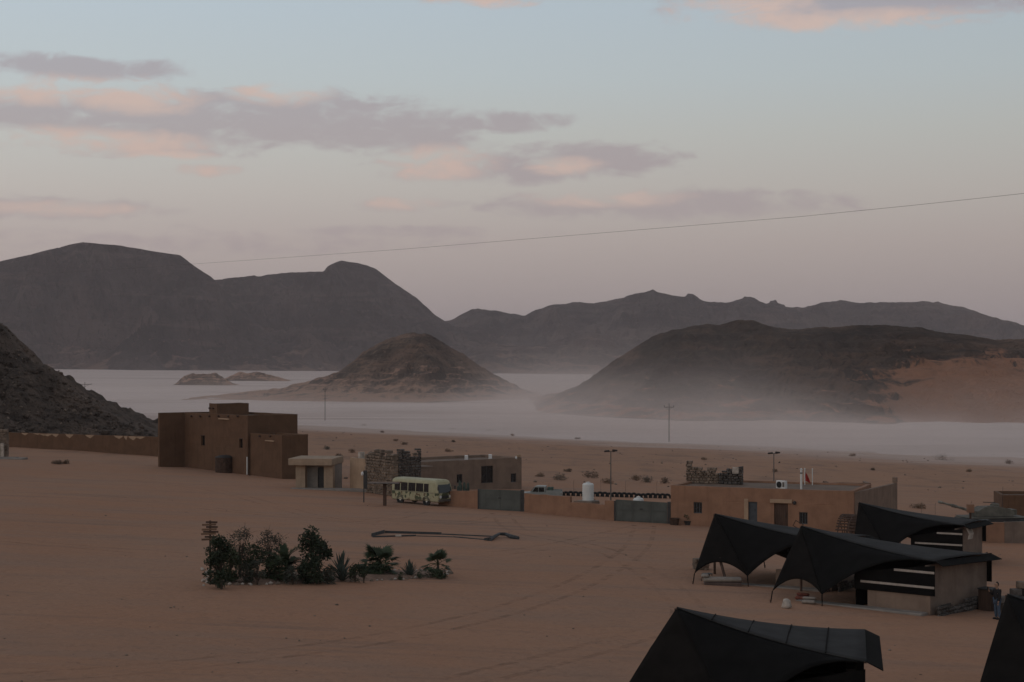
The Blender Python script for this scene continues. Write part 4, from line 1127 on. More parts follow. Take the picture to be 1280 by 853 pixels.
# pickup behind the yard wall: only its cab and bed show
yb = 150.0; x = U(676) * yb
pk = thing('pickup_truck', 'pale pickup truck whose cab shows above the stepped yard wall', 'truck', Vector((x, yb, gz(x, yb))), R(172))
pk.scale = (.9, .9, .9)
WPAINT = mk('pale_truck_paint', (.24, .25, .235), .45, .1, 2, .05, .01, spec=.4)
MB().prism([(-2.2, .55), (2.2, .55), (2.25, .95), (2.05, 1.12), (1.0, 1.20), (-2.2, 1.20)], -.82, .82).build('body', WPAINT, pk)
cab = MB().prism([(-.55, 1.203), (1.0, 1.203), (.55, 1.78), (.40, 1.84), (-.45, 1.84), (-.55, 1.78)], -.76, .76).build('cab', WPAINT, pk)
for s in (-1, 1):
    MB().prism([(-.45, 1.27), (.12, 1.27), (.12, 1.72), (-.42, 1.72)], s * .77 - .012, s * .77 + .012).build('window', GLASS_D, pk)
    MB().prism([(.18, 1.27), (.80, 1.27), (.50, 1.72), (.18, 1.72)], s * .77 - .012, s * .77 + .012).build('window', GLASS_D, pk)
    for xx in (-1.4, 1.4):
        wh = MB().torus(.27, .10, 22, 8, Matrix.Translation((xx, s * .76, .36)), flat=1.1).build('wheel', BLACK, pk, True)
        MB().lathe([(.19, -.05), (.19, .03), (.03, .05)], 14, Matrix.Translation((xx, s * .80, .36)) @ Matrix.Rotation(R(-90 * s), 4, 'X')).build('rim', METAL_P, wh)
MB().add([(.98, -.70, 1.25), (.98, .70, 1.25), (.57, .66, 1.76), (.57, -.66, 1.76), (1.02, -.70, 1.25), (1.02, .70, 1.25), (.61, .66, 1.76), (.61, -.66, 1.76)], [(3, 2, 1, 0), (4, 5, 6, 7), (0, 1, 5, 4), (1, 2, 6, 5), (2, 3, 7, 6), (3, 0, 4, 7)]).build('windscreen', GLASS_D, pk)
for s in (-1, 1): MB().box(-2.18, -.62, s * .8 - .03, s * .8 + .03, 1.205, 1.42).build('bed_side', WPAINT, pk)
MB().cbox(-1.3, -.7, -.4, .3, 1.205, 1.72, .05).build('load', mk('green_canvas', (.07, .10, .085), .9, .3, 3), pk, label='green bundle in the truck bed')

# army tank beyond the tents
yb = 141.0; x = U(1240) * yb
tk = thing('army_tank', 'olive army tank with its gun raised towards the flat-roofed house', 'tank', Vector((x, yb, gz(x, yb))), R(8))
MB().prism([(-2.9, .75), (-2.3, .45), (2.4, .45), (2.9, .85), (2.7, 1.05), (-2.75, 1.05)], -1.05, 1.05).build('hull', OLIVE, tk)
for s in (-1, 1):
    tr = MB().prism([(-2.8, .62), (-2.45, .12), (2.3, .10), (2.8, .55), (2.75, .86), (2.5, .95), (-2.6, .95), (-2.8, .86)], s * 1.33 - .26, s * 1.33 + .26).build('track', METAL_D, tk)
    for k in range(6): MB().lathe([(.30, -.05), (.30, .05), (.10, .07)], 16, Matrix.Translation((-2.0 + k * .8, s * 1.6, .42)) @ Matrix.Rotation(R(-90 * s), 4, 'X')).build('road_wheel', OLIVE, tr)
    MB().box(-2.7, 2.65, s * 1.35 - .30, s * 1.35 + .30, 1.0, 1.045).build('fender', OLIVE, tk)
tp = [(-1.75, 1.10), (1.5, 1.10), (1.75, 1.35), (1.35, 1.72), (.4, 1.92), (-1.0, 1.90), (-1.7, 1.55)]
tu = MB().prism(tp, -.95, .95)
for i, v in enumerate(tu.v):                # narrow the roof of the turret
    k = 1 - .28 * max(0, (v[2] - 1.2)); tu.v[i] = (v[0], v[1] * k, v[2])
tur = tu.build('turret', OLIVE, tk)
MB().lathe([(.42, 0), (.40, .16), (.32, .24), (.05, .28)], 18, Matrix.Translation((.35, .2, 1.90))).build('cupola', OLIVE, tur)
MB().lathe([(.30, 0), (.30, .07), (.05, .12)], 16, Matrix.Translation((-.3, -.35, 1.90))).build('hatch', OLIVE, tur)
MB().tube([(.35, .2, 2.22), (-.75, .15, 2.27)], .035, 8).build('machine_gun', METAL_D, tur)
MB().box(1.45, 2.0, -.7, .7, 1.2, 1.65).build('stowage_bin', OLIVE, tur)
bm_ = mk('mottled_barrel_paint', (.20, .185, .155), .7, .55, 1.6, .1, .01, col2=(.05, .045, .03))
MB().tube([(-1.6, 0, 1.45), (-2.6, 0, 1.72), (-3.3, 0, 1.92), (-3.31, 0, 1.923), (-3.75, 0, 2.05), (-3.76, 0, 2.053), (-4.6, 0, 2.28), (-4.61, 0, 2.283), (-4.95, 0, 2.37)], [.16, .12, .105, .15, .15, .10, .085, .13, .13], 14).build('gun_barrel', bm_, tk)
MB().tube([(1.2, .5, 1.75), (1.25, .5, 3.6)], .015, 6).build('aerial', METAL_D, tur)
# small brown crate on a post beside it
yb = 138.0; x = U(1213) * yb; g = gz(x, yb)
t = thing('marker_post', 'brown box on a short post under the gun barrel', 'post', Vector((x, yb, g))); zt = ZC - V(641) * yb - g
MB().cbox(-.08, .08, -.08, .08, -.4, zt, .01).build('post', WOOD_D, t)
MB().cbox(-.28, .28, -.22, .22, zt + .003, zt + .72, .02).build('box', ADOBE_RED, t)

# ================================================================== black tents
def tri_patch(A, B, C, sab, sbc, sca, n=16, wob=.025, seed=0):
    """cloth stretched between three points, each edge bowed by the given vector at its middle"""
    A, B, C, sab, sbc, sca = (np.array(v, float) for v in (A, B, C, sab, sbc, sca))
    vs = []; idx = {}; fs = []
    for i in range(n + 1):
        for k in range(n + 1 - i):
            b = i / n; c_ = k / n; a = 1 - b - c_
            p = a * A + b * B + c_ * C + 4 * a * b * sab + 4 * b * c_ * sbc + 4 * c_ * a * sca
            inner = min(a, b, c_) * 3
            p = p + wob * inner * np.array([math.sin(7 * b + 5 * c_ + seed), math.cos(6 * c_ + 4 * a + seed), math.sin(9 * a + 3 * b + seed)]) * 2
            idx[i, k] = len(vs); vs.append(tuple(p))
    for i in range(n):
        for k in range(n - i):
            fs.append((idx[i, k], idx[i + 1, k], idx[i, k + 1]))
            if k < n - i - 1: fs.append((idx[i + 1, k], idx[i + 1, k + 1], idx[i, k + 1]))
    return vs, fs
def cloth(name, args, mat, parent, th=.03, **k):
    vs, fs = tri_patch(*args, **k)
    o = mesh_obj(name, vs, fs, mat, parent, True)
    m = o.modifiers.new('thickness', 'SOLIDIFY'); m.thickness = th; m.offset = 0
    return o
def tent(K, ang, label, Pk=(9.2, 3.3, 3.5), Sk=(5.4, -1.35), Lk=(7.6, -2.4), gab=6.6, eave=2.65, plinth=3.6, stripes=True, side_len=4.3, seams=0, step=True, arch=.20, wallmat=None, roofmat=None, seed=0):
    """long awning tent in front of a low hut. Local x runs from the gable to the peak, local y towards us (mirrored frame)"""
    wallmat = wallmat or ADOBE_GREY
    a = Vector((math.cos(ang), math.sin(ang), 0)); b = Vector((a.y, -a.x, 0))      # b: across, away from the viewer
    t = thing('bedouin_tent', label, 'tent', Vector((K.x, K.y, gz(K.x, K.y))), ang, 'black goat-hair tents')
    def X(i, j, z):          # local point from along / across / height above the ground there
        w_ = K + a * i + b * j
        return Vector((i, -j, z + gz(w_.x, w_.y) - gz(K.x, K.y)))
    Pp = X(Pk[0], Pk[1], Pk[2]); N = X(0, -.12, eave); Fc = X(0, gab + .12, eave)
    Nb = X(-.45, -.2, eave - .22); Fb = X(-.45, gab + .2, eave - .22)
    Sg = X(Sk[0], Sk[1], .55); Lg = X(Lk[0], Lk[1], .55)
    S2 = X(Sk[0], gab - Sk[1], .55); L2 = X(Lk[0], gab - Lk[1], .55)
    up = Vector((0, 0, 1))
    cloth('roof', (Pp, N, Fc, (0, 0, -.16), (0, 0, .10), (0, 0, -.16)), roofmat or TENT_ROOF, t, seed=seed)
    roof_end = mesh_obj('roof_end', *(lambda q: ([tuple(v) for v in q], [(0, 1, 2, 3)]))([N + Vector((.02, 0, -.012)), Fc + Vector((.02, 0, -.012)), Fb, Nb]), TENT, t)
    roof_end.modifiers.new('thickness', 'SOLIDIFY').thickness = .03
    d0 = Vector((0, 0, -.035))
    # near awning, pulled down to the near stake
    cloth('side_awning', (Pp + d0, N + d0, Sg, (0, 0, -.16), (.25, -.45, .62), (0, 0, .05)), TENT, t, seed=seed + 1)
    cloth('front_flap', (Pp + d0, Sg, Lg, (0, 0, .05), tuple((Pp - (Sg + Lg) / 2) * arch), (0, 0, .05)), TENT_IN, t, seed=seed + 2)
    cloth('front_flap', (Pp + d0 * 2, Lg, L2, (0, 0, .05), tuple((Pp - (Lg + L2) / 2) * .42), (0, 0, .05)), TENT_IN, t, seed=seed + 3)
    cloth('front_flap', (Pp + d0, L2, S2, (0, 0, .05), tuple((Pp - (S2 + L2) / 2) * .20), (0, 0, .05)), TENT_IN, t, seed=seed + 4)
    cloth('side_awning', (Pp + d0, S2, Fc + d0, (0, 0, .05), (.25, .45, .62), (0, 0, -.16)), TENT, t, seed=seed + 5)
    # poles, guy ropes and stakes
    MB().tube([X(Pk[0], Pk[1], -.3), Pp + Vector((0, 0, -.04))], .07, 10).build('pole', WOOD_D, t)
    for (g_, kk) in ((Sg, Sk), (Lg, Lk), (S2, (Sk[0], gab - Sk[1])), (L2, (Lk[0], gab - Lk[1]))):
        out = (Vector((kk[0], -kk[1], 0)) - Vector((Pk[0] - 1.0, -Pk[1], 0))).normalized()
        foot = X(kk[0], kk[1], 0) + Vector((out.x, out.y, 0)) * .18
        MB().tube([g_, foot + Vector((0, 0, .06))], .03, 6).build('guy_rope', TENT_IN, t)
        MB().tube([foot + Vector((0, 0, -.3)), foot + Vector((out.x * .05, out.y * .05, .16))], .035, 6).build('stake', WOOD_D, t)
    # low hut the tent leans on: gable wall, plinths, dark woven side walls with pale stripes
    rot = Matrix.Rotation(R(-90), 4, 'Z')
    mb = MB(); open_wall(mb, .0, gab, -.7, eave - .25, 0, .28, (), M=Matrix.Translation((.28, 0, 0)) @ rot, seed=seed + 3); mb.build('gable_wall', wallmat if wallmat is not ADOBE_GREY else ADOBE_DK, t)
    rnd = random.Random(seed); mb = MB()
    stones_mesh(mb, .1, gab - .1, lambda x_: .35 + .15 * math.sin(x_ * 2), -.10, .04, .22, seed + 9, M=Matrix.Translation((-.02, 0, 0)) @ rot @ Matrix.Translation((0, -.02, 0)), z0=-.3)
    mb.build('foot_stones', STONE_D, t, kind='stuff')
    for s_, jy in ((1, 0), (-1, -gab)):
        mb = MB(); open_wall(mb, .282, plinth, -.7, 1.0, jy - (.20 if s_ > 0 else .02), jy + (.02 if s_ > 0 else .20), (), seed=seed + 4); mb.build('plinth', wallmat, t)
        yy = jy + .045 * s_
        ztop = lambda x_: eave - .22 - .62 * (x_ / side_len) ** 1.3
        w_ = MB().add([(.03, yy - .02, .95), (side_len, yy - .02, .95), (side_len, yy - .02, ztop(side_len)), (.03, yy - .02, ztop(0)), (.03, yy + .02, .95), (side_len, yy + .02, .95), (side_len, yy + .02, ztop(side_len)), (.03, yy + .02, ztop(0))],
                 [(0, 1, 2, 3), (7, 6, 5, 4), (0, 4, 5, 1), (1, 5, 6, 2), (2, 6, 7, 3), (3, 7, 4, 0)]).build('side_cloth', TENT, t)
        if stripes:
            for z in (1.30, 2.02): MB().box(.05, side_len * (.92 if z < 2 else .50), yy + s_ * .022, yy + s_ * .034, z, z + .11).build('stripe', STRIPE, w_)
    cu = MB().box(side_len - .05, side_len - .01, -gab + .05, -.05, -.2, eave - .55).build('doorway_dark_sheet', TENT, t)  # added black sheet standing in for the dark inside the doorway
    if seams:
        for k in range(1, seams + 1):
            f_ = k / (seams + 1)
            p0_, p1_ = Pp.lerp(N, f_), Pp.lerp(Fc, f_)
            sag = Vector((0, 0, -.16 * 4 * f_ * (1 - f_) + .028))
            MB().tube([p0_ + sag, (p0_ + p1_) / 2 + sag + Vector((0, 0, .10 * f_ * f_ + .0)), p1_ + sag], .022, 5).build('seam', TENT, t)
    if step: MB().cbox(.4, side_len + 3.0, .02, .75, -.5, .16, .04).build('stone_step', CONCRETE, t)
    return t, X, a, b
# the wide tent with white stripes
tB = tent(Vector((20.4, 77.0, 0)), math.atan2(.64, -.77), 'large black tent with white-striped side wall and a stone gable', seed=3, seams=0)
tA = tent(Vector((17.4, 85.7, 0)), R(152), 'black tent with a slanting prop and a white mattress under its awning', Pk=(8.2, 3.3, 3.5), Sk=(4.6, -1.2), Lk=(7.2, -2.4), side_len=2.8, plinth=3.4, seed=13)
tC = tent(Vector((29.2, 103.5, 0)), R(151), 'black tent farther back with striped cloth hanging at its corner', Pk=(7.9, 3.3, 3.5), Sk=(4.6, -1.3), Lk=(6.6, -2.4), side_len=3.4, seed=23)
tD = tent(Vector((9.97, 45.0, 0)), math.atan2(.21, -.98), 'black tent with seamed grey roof standing apart in the open sand', Pk=(5.7, 3.3, 3.4), Sk=(3.4, -2.0), Lk=(7.3, .3), side_len=3.0, seams=4, seed=33, stripes=False, wallmat=TENT_IN, step=False)
tE = tent(Vector((22.3, 47.6, 0)), math.atan2(.64, -.77), 'black tent whose steep flap hides the legs of the standing person', Lk=(8.6, -.6), Sk=(5.6, -1.6), seed=43, arch=.06)
# striped cloth at the back tent's corner
t, X, a, b = tC
for k in range(4):
    p0_ = X(-.15, .3 + k * .34, 2.46); p1_ = X(-.30, .1 + k * .30, 1.75)
    MB().tube([p0_, (p0_ + p1_) / 2 + Vector((-.12, 0, 0)), p1_], .055, 6).build('hanging_stripe', STRIPE, t)
# things under and beside the tents
t, X, a, b = tA
pr = X(6.1, -1.0, 0)
MB().tube([X(5.6, -1.5, -.2), X(6.5, -.4, 1.3)], .085, 8).build('prop', WOOD_D, t)
def place(name, label, cat, loc, rz_=0.0, group=None):
    return thing(name, label, cat, Vector((loc.x, loc.y, gz(loc.x, loc.y))), rz_, group)
c = G(903, 731.5)
t = place('mattress', 'long white mattress lying under the awning of the propped tent', 'mattress', c, R(-4))
MB().cbox(-1.05, 1.05, -.35, .35, .18, .42, .09).build('pad', CREAM, t, True)
MB().cbox(-1.0, 1.0, -.38, .38, -.1, .175, .03).build('base', mk('dark_bench', (.10, .07, .06), .9), t)
MB().cbox(-1.15, -.72, -.30, .30, .425, .58, .07).build('pillow', CREAM, t, True)
c = G(876, 712)
t = place('rubble_block', 'squat brown rubble block behind the flap of the propped tent', 'rubble', c, R(12))
mb = MB(); stones_mesh(mb, -.45, .45, lambda x_: .75, -.35, .35, .26, 77, z0=-.1); mb.build('stones', STONE, t, kind='stuff')
MB().box(-.4, .4, -.3, .3, -.1, .62).build('core', ADOBE_GREY, t)
c = G(984, 760.5); rnd = random.Random(4)
bm = rock_mesh(rnd, .26, .85); me = bpy.data.meshes.new('boulder'); bm.to_mesh(me); bm.free(); me.materials.append(STONE_W)
me.polygons.foreach_set('use_smooth', [True] * len(me.polygons))
o = bpy.data.objects.new('boulder', me); COL.objects.link(o); o.location = (c.x, c.y, gz(c.x, c.y) + .17); tag(o, 'pale round boulder on the sand before the white-striped tent', 'boulder')
for k, (px, py, mt, lab) in enumerate(((1003, 742, CARPET, 'red patterned cushion under the flap of the white-striped tent'), (1011, 747, CREAM, 'white cushion under the flap of the white-striped tent'))):
    c = G(px, py + 8); t = place('cushion', lab, 'cushion', c, R(-30 + 10 * k), 'floor cushions under the tents')
    MB().cbox(-.34, .34, -.24, .24, .02, .20, .07).build('pad', mt, t, True)
    MB().cbox(-.34, .34, -.16, .05, .202, .34, .06, Matrix.Translation((0, .16, 0))).build('bolster', mt, t, True)
c = G(884, 727); t = place('low_stool', 'thin-legged metal stool beside the white mattress', 'stool', c, R(20))
MB().cbox(-.25, .25, -.2, .2, .40, .45, .015).build('seat', METAL_D, t)
for sx in (-1, 1):
    for sy in (-1, 1): MB().tube([(sx * .2, sy * .15, .40), (sx * .27, sy * .2, -.02)], .018, 6).build('leg', METAL_D, t)
# dark bin by the gable and rough blocks behind the next tent
c = G(1235, 763); t = place('dark_bin', 'dark square bin against the stone gable near the standing person', 'bin', c, R(46))
MB().cbox(-.36, .36, -.36, .36, -.05, 1.05, .03).build('bin_body', WOOD_D, t)
MB().cbox(-.39, .39, -.39, .39, 1.053, 1.13, .02).build('lid', METAL_D, t)
c = G(1268, 770)
t = place('block_wall', 'stepped stack of rough grey stone blocks behind the person', 'wall', Vector((c.x + .4, c.y + 1.0, 0)), R(8))
for r_ in range(5):
    for k in range(6):
        if r_ == 4 and k in (0, 1, 3): continue
        if r_ == 3 and k == 0: continue
        x0 = -1.0 + k * .55 + (.2 if r_ % 2 else 0) + rnd.uniform(-.03, .03)
        MB().cbox(x0, x0 + rnd.uniform(.46, .53), -.22 + rnd.uniform(-.03, .03), .22, -.2 + r_ * .36, -.2 + r_ * .36 + .345, .03).build('block', STONE_D if (k + r_) % 3 else STONE, t)

# wooden slatted water wheel against the flat-roofed house
c = P(1068, 668, 119.0); g = gz(c.x, c.y)
t = thing('wooden_drum', 'round wooden slatted drum like a water wheel by the flat-roofed house', 'wooden drum', Vector((c.x, c.y, g)), R(62))
Rw = 1.95
for yy in (-.75, 0, .75):
    MB().tube([(Rw * math.cos(w), yy, Rw * math.sin(w) + .1) for w in [R(3 + i * 6) for i in range(30)]], .055, 6, True).build('rim', WOOD_D, t)
for i in range(22):
    w = R(6 + i * 8)
    M = Matrix.Translation((Rw * math.cos(w), 0, Rw * math.sin(w) + .1)) @ Matrix.Rotation(-w, 4, 'Y')
    MB().cbox(-.03, .05, -.95, .95, -.055, .055, .01, M).build('slat', WOOD_D, t)
for i in range(5):
    w = R(15 + i * 37)
    for yy in (-.75, .75): MB().tube([(0, yy, .1), (Rw * .98 * math.cos(w), yy, Rw * .98 * math.sin(w) + .1)], .04, 6).build('spoke', WOOD_D, t)
MB().tube([(0, -.9, .1), (0, .9, .1)], .09, 10).build('axle', WOOD_D, t)
# tilted wooden frame by the window
c = P(998, 657, 124.5)
t = thing('leaning_frame', 'empty wooden frame tilted beside the barred window', 'frame', Vector((c.x, c.y, gz(c.x, c.y))), R(-22))
M = Matrix.Translation((0, -.1, .75)) @ Matrix.Rotation(R(28), 4, 'Y')
for (x0, x1, z0, z1) in ((-.36, .36, -.26, -.20), (-.36, .36, .20, .26), (-.36, -.30, -.197, .197), (.30, .36, -.197, .197)):
    MB().box(x0, x1, -.025, .025, z0, z1, M).build('bar', WOOD_D, t)
MB().tube([(.1, -.05, -.1), (.1, -.05, .5)], .03, 6).build('leg', WOOD_D, t)

# ================================================================== ditch edging and yard debris
A = G(466, 671); B = G(622, 671.5)
rz_, L_ = frame_of(A, G(648, 675))
t = thing('trench_edging', 'long low dark edging of boards around a sunken strip in the sand', 'edging', Vector((A.x, A.y, gz(A.x, A.y))), 0)
def gl(px, py, dz=0.0):
    p = G(px, py); return Vector((p.x - A.x, p.y - A.y, p.z - gz(A.x, A.y) + dz))
def board(pa, pb, h, th=.05, mat=METAL_D, name='board', low=.15):
    d_ = (pb - pa); n_ = Vector((-d_.y, d_.x, 0)).normalized() * th
    v = [pa - Vector((0, 0, low)), pb - Vector((0, 0, low)), pb + Vector((0, 0, h)), pa + Vector((0, 0, h))]
    return MB().add(v + [q_ + n_ for q_ in v], [(0, 1, 2, 3), (7, 6, 5, 4), (0, 4, 5, 1), (1, 5, 6, 2), (2, 6, 7, 3), (3, 7, 4, 0)]).build(name, mat, t)
SLATE = mk('slate_board', (.060, .062, .065), .8, .3, 2, .2, .01)
board(gl(465, 671), gl(481, 666.5), .22, mat=SLATE); board(gl(481.3, 666.5), gl(552, 668.5), .16, mat=SLATE); board(gl(552.3, 668.5), gl(618, 671.5), .08, mat=SLATE)
board(gl(466, 672), gl(520, 670.5), .10, mat=SLATE); board(gl(520.3, 670.6), gl(566, 671.8), .05, mat=SLATE); board(gl(566.3, 671.8), gl(612, 675.8), .07, mat=SLATE)
MB().tube([gl(606, 675.5, .06), gl(612, 676.5, .10), gl(618, 674, .16), gl(624, 671.5, .22), gl(632, 671.5, .2), gl(640, 673.5, .12), gl(648, 674.5, .1)], [.10, .16, .12, .10, .12, .16, .12], 8).build('crumpled_sheet', SLATE, t)
MB().cbox(-.2, .2, -.12, .12, 0, .16, .04, Matrix.Translation(gl(498, 671.5))).build('stone', STONE_W, t)
# stone pier and slab at the far left
c = G(2, 571); t = place('stone_pier', 'rough stone pier with a pale leaning slab at the end of the mud wall', 'pier', Vector((c.x, c.y + .8, 0)), 0); k = c.y / F
mb = MB(); stones_mesh(mb, -1.6, .55, lambda x_: 33 * k, -.3, .4, .42, 91, z0=-.3); mb.build('stonework', STONE, t, kind='stuff')
MB().box(-1.5, .45, -.2, .3, -.3, 30 * k).build('core', ADOBE_GREY, t)
MB().cbox(-.2, .25, -.75, -.5, -.3, 17 * k, .06).build('slab', STONE_W, t)
c = G(8, 574); t = place('concrete_pad', 'low flat concrete pad in the sand before the stone pier', 'pad', c, R(-3))
MB().cbox(-4.5, 2.2, -.8, 1.2, -.4, .14, .05).build('slab', CONCRETE, t)
MB().cbox(-3.5, 1.2, -.2, .9, .142, .22, .04).build('upper_slab', CONCRETE, t)

# ================================================================== plants
def leafmat(name, col, var=.35):
    m, nt, b = new_mat(name); q = NT(nt); p = q.pos()
    n = q.noise(p, 2.2, 3, .6); n2 = q.noise(p, 14.0, 2, .5)
    c = q.mix(q.rng(n, .3, .7), tuple(v * (1 - var) for v in col), tuple(v * (1 + var) for v in col))
    c = q.mix(q.m('MULTIPLY', q.rng(n2, .45, .75), .5), c, tuple(v * .6 for v in col))
    q.put(c, b.inputs['Base Color']); b.inputs['Roughness'].default_value = .7; b.inputs['Specular IOR Level'].default_value = .2
    return m
LEAF_D = leafmat('dark_green_leaf', (.030, .041, .023)); LEAF_M = leafmat('mid_green_leaf', (.044, .058, .030)); LEAF_G = leafmat('grey_green_leaf', (.058, .062, .046))
LEAF_P = leafmat('palm_leaf', (.040, .054, .028)); AGAVE = leafmat('agave_leaf', (.060, .076, .062)); TWIG = leafmat('dry_twig', (.075, .055, .042)); BARK = leafmat('bark', (.070, .050, .038))
DRY = leafmat('dry_scrub', (.235, .158, .108)); SCRUB_D = leafmat('dark_scrub', (.165, .115, .084)); SCRUB_G = leafmat('grey_scrub', (.185, .148, .115))
def leaves(cl, n, size, rnd, aspect=2.2):
    """n leaf faces spread over clumps (centre, radius)"""
    vs = []; fs = []
    ws = np.array([c[1] ** 2 for c in cl]); ws = ws / ws.sum()
    for _ in range(n):
        ci = int(rnd.choices(range(len(cl)), ws)[0]); c, r = cl[ci]
        d_ = Vector((rnd.gauss(0, 1), rnd.gauss(0, 1), rnd.gauss(0, 1))).normalized() * r * rnd.uniform(.25, 1.0) ** .5
        p = c + Vector((d_.x, d_.y, d_.z * .85))
        a = Vector((rnd.gauss(0, 1), rnd.gauss(0, 1), rnd.gauss(.2, .8))).normalized(); b = a.cross(Vector((rnd.gauss(0, 1), rnd.gauss(0, 1), rnd.gauss(0, 1)))).normalized()
        s = size * rnd.uniform(.6, 1.3); k = len(vs)
        vs += [p - b * s * .18, p + a * s * .5 - b * s / aspect * .5 - b * 0, p + a * s, p + a * s * .5 + b * s / aspect * .5]
        fs.append((k, k + 1, k + 2, k + 3))
    return vs, fs
def shrub(loc, h, r, label, name='shrub', n=1600, leaf=.16, mat=LEAF_D, seed=0, trunk=True, clumps=14, low=.1, cat='shrub', group='garden plants', wisp=False, top_heavy=False):
    rnd = random.Random(seed); t = thing(name, label, cat, Vector((loc.x, loc.y, gz(loc.x, loc.y))), rnd.uniform(0, 6), group)
    cl = []
    for i in range(clumps):
        z = low + (h - low) * (rnd.random() if not top_heavy else rnd.random() ** .6); f = 1 - abs((z - h * .55) / (h * .62)) ** 2 * .75
        w = rnd.uniform(0, 6.28); rr_ = r * max(f, .15) * rnd.uniform(.2, .85)
        cl.append((Vector((math.cos(w) * rr_, math.sin(w) * rr_, z)), r * rnd.uniform(.30, .58)))
    cl.append((Vector((0, 0, h * .9)), r * .3))
    vs, fs = leaves(cl, n, leaf, rnd)
    mb = MB()
    if trunk:
        mb.tube([(0, 0, -.15), (rnd.uniform(-.05, .05), rnd.uniform(-.05, .05), h * .35), (rnd.uniform(-.1, .1), rnd.uniform(-.1, .1), h * .75)], [.055 * h / 2 + .02, .04 * h / 2 + .015, .012], 7)
    for c_, rr_ in cl:
        s = Vector((0, 0, max(.02, c_.z * rnd.uniform(.15, .5)))); m_ = s.lerp(c_, .55) + Vector((rnd.uniform(-.08, .08), rnd.uniform(-.08, .08), .05))
        mb.tube([s, m_, c_], [.024, .015, .006], 5)
        if wisp:
            for _ in range(9):
                e = c_ + Vector((rnd.gauss(0, 1), rnd.gauss(0, 1), rnd.gauss(.6, .7))).normalized() * rr_ * rnd.uniform(.8, 1.6)
                mb.tube([c_, c_.lerp(e, .5) + Vector((0, 0, .04)), e], [.009, .006, .003], 4)
    mb.build('trunk' if cat == 'tree' else 'stem', (BARK if trunk else (mat if name == 'dry_scrub' else TWIG)), t)
    o = mesh_obj('crown' if cat == 'tree' else 'foliage', [tuple(v) for v in vs], fs, mat, t)
    return t
def frond_mesh(name, length, nleaf, lw, droop, mat, feather=True, seed=0):
    """one palm leaf pointing along +x: rib with leaflets (feather) or a fan at the end of a stalk"""
    rnd = random.Random(seed); mb = MB(); vs = []; fs = []
    def rib(s): return Vector((length * s * (1 - .12 * droop * s), 0, length * (.55 * s - (.45 + droop) * s * s)))
    mb.tube([rib(i / 6) for i in range(7)], [.022, .02, .017, .014, .011, .008, .004], 5)
    if feather:
        for i in range(nleaf):
            s = .18 + .82 * i / nleaf; p = rib(s); l_ = lw * (1 - .75 * abs(s - .5) ** 1.3) * rnd.uniform(.85, 1.1)
            for sd in (-1, 1):
                tip = p + Vector((l_ * .62, sd * l_ * .75, -.10 * l_ + rnd.uniform(-.04, .06))); mid = p.lerp(tip, .5) + Vector((0, 0, .05 * l_)); w_ = Vector((.036, 0, 0))
                k = len(vs); vs += [p - w_, mid - w_ * .9, tip, mid + w_ * .9, p + w_]; fs.append((k, k + 1, k + 2, k + 3, k + 4))
    else:
        p = rib(.62)
        for i in range(nleaf):
            w = R(-105 + 210 * i / (nleaf - 1)); l_ = lw * rnd.uniform(.85, 1.05) * (1 - .15 * abs(w) / 2)
            tip = p + Vector((math.cos(w) * l_, math.sin(w) * l_, -.22 * l_)); mid = p.lerp(tip, .55) + Vector((0, 0, .05)); sd = Vector((-math.sin(w), math.cos(w), 0)) * .042
            k = len(vs); vs += [p, mid - sd, tip, mid + sd]; fs.append((k, k + 1, k + 2, k + 3))
    mb.add(vs, fs)
    me = bpy.data.meshes.new(name); me.from_pydata(mb.v, [], mb.f); me.materials.append(mat); me.update()
    return me
FR_FEATHER = frond_mesh('feather_frond', 1.25, 22, .34, .35, LEAF_P, True, 2)
FR_FAN = frond_mesh('fan_frond', .95, 17, .46, .30, LEAF_P, False, 3)
def palm(loc, h, nfr, me, scale, label, seed=0, trunk_r=.09):
    rnd = random.Random(seed); t = thing('young_palm', label, 'palm', Vector((loc.x, loc.y, gz(loc.x, loc.y))), 0, 'garden plants')
    prof = []
    for i in range(9): prof += [(trunk_r * (1.15 - .3 * i / 8), h * i / 9), (trunk_r * (1.0 - .3 * i / 8) * .85, h * (i + .8) / 9)]
    MB().lathe([(trunk_r * 1.2, -.2)] + prof + [(trunk_r * .6, h + .05)], 12).build('trunk', BARK, t)
    for i in range(nfr):
        o = bpy.data.objects.new('frond', me); COL.objects.link(o); o.parent = t
        o.location = (0, 0, h + rnd.uniform(-.04, .06)); s = scale * rnd.uniform(.8, 1.12); o.scale = (s, s, s)
        o.rotation_euler = (rnd.uniform(-.25, .25), R(rnd.choice((22, 5, -12, -30, -50, -68)) + rnd.uniform(-8, 8)), i * 2.4 + rnd.uniform(-.2, .2))
    return t
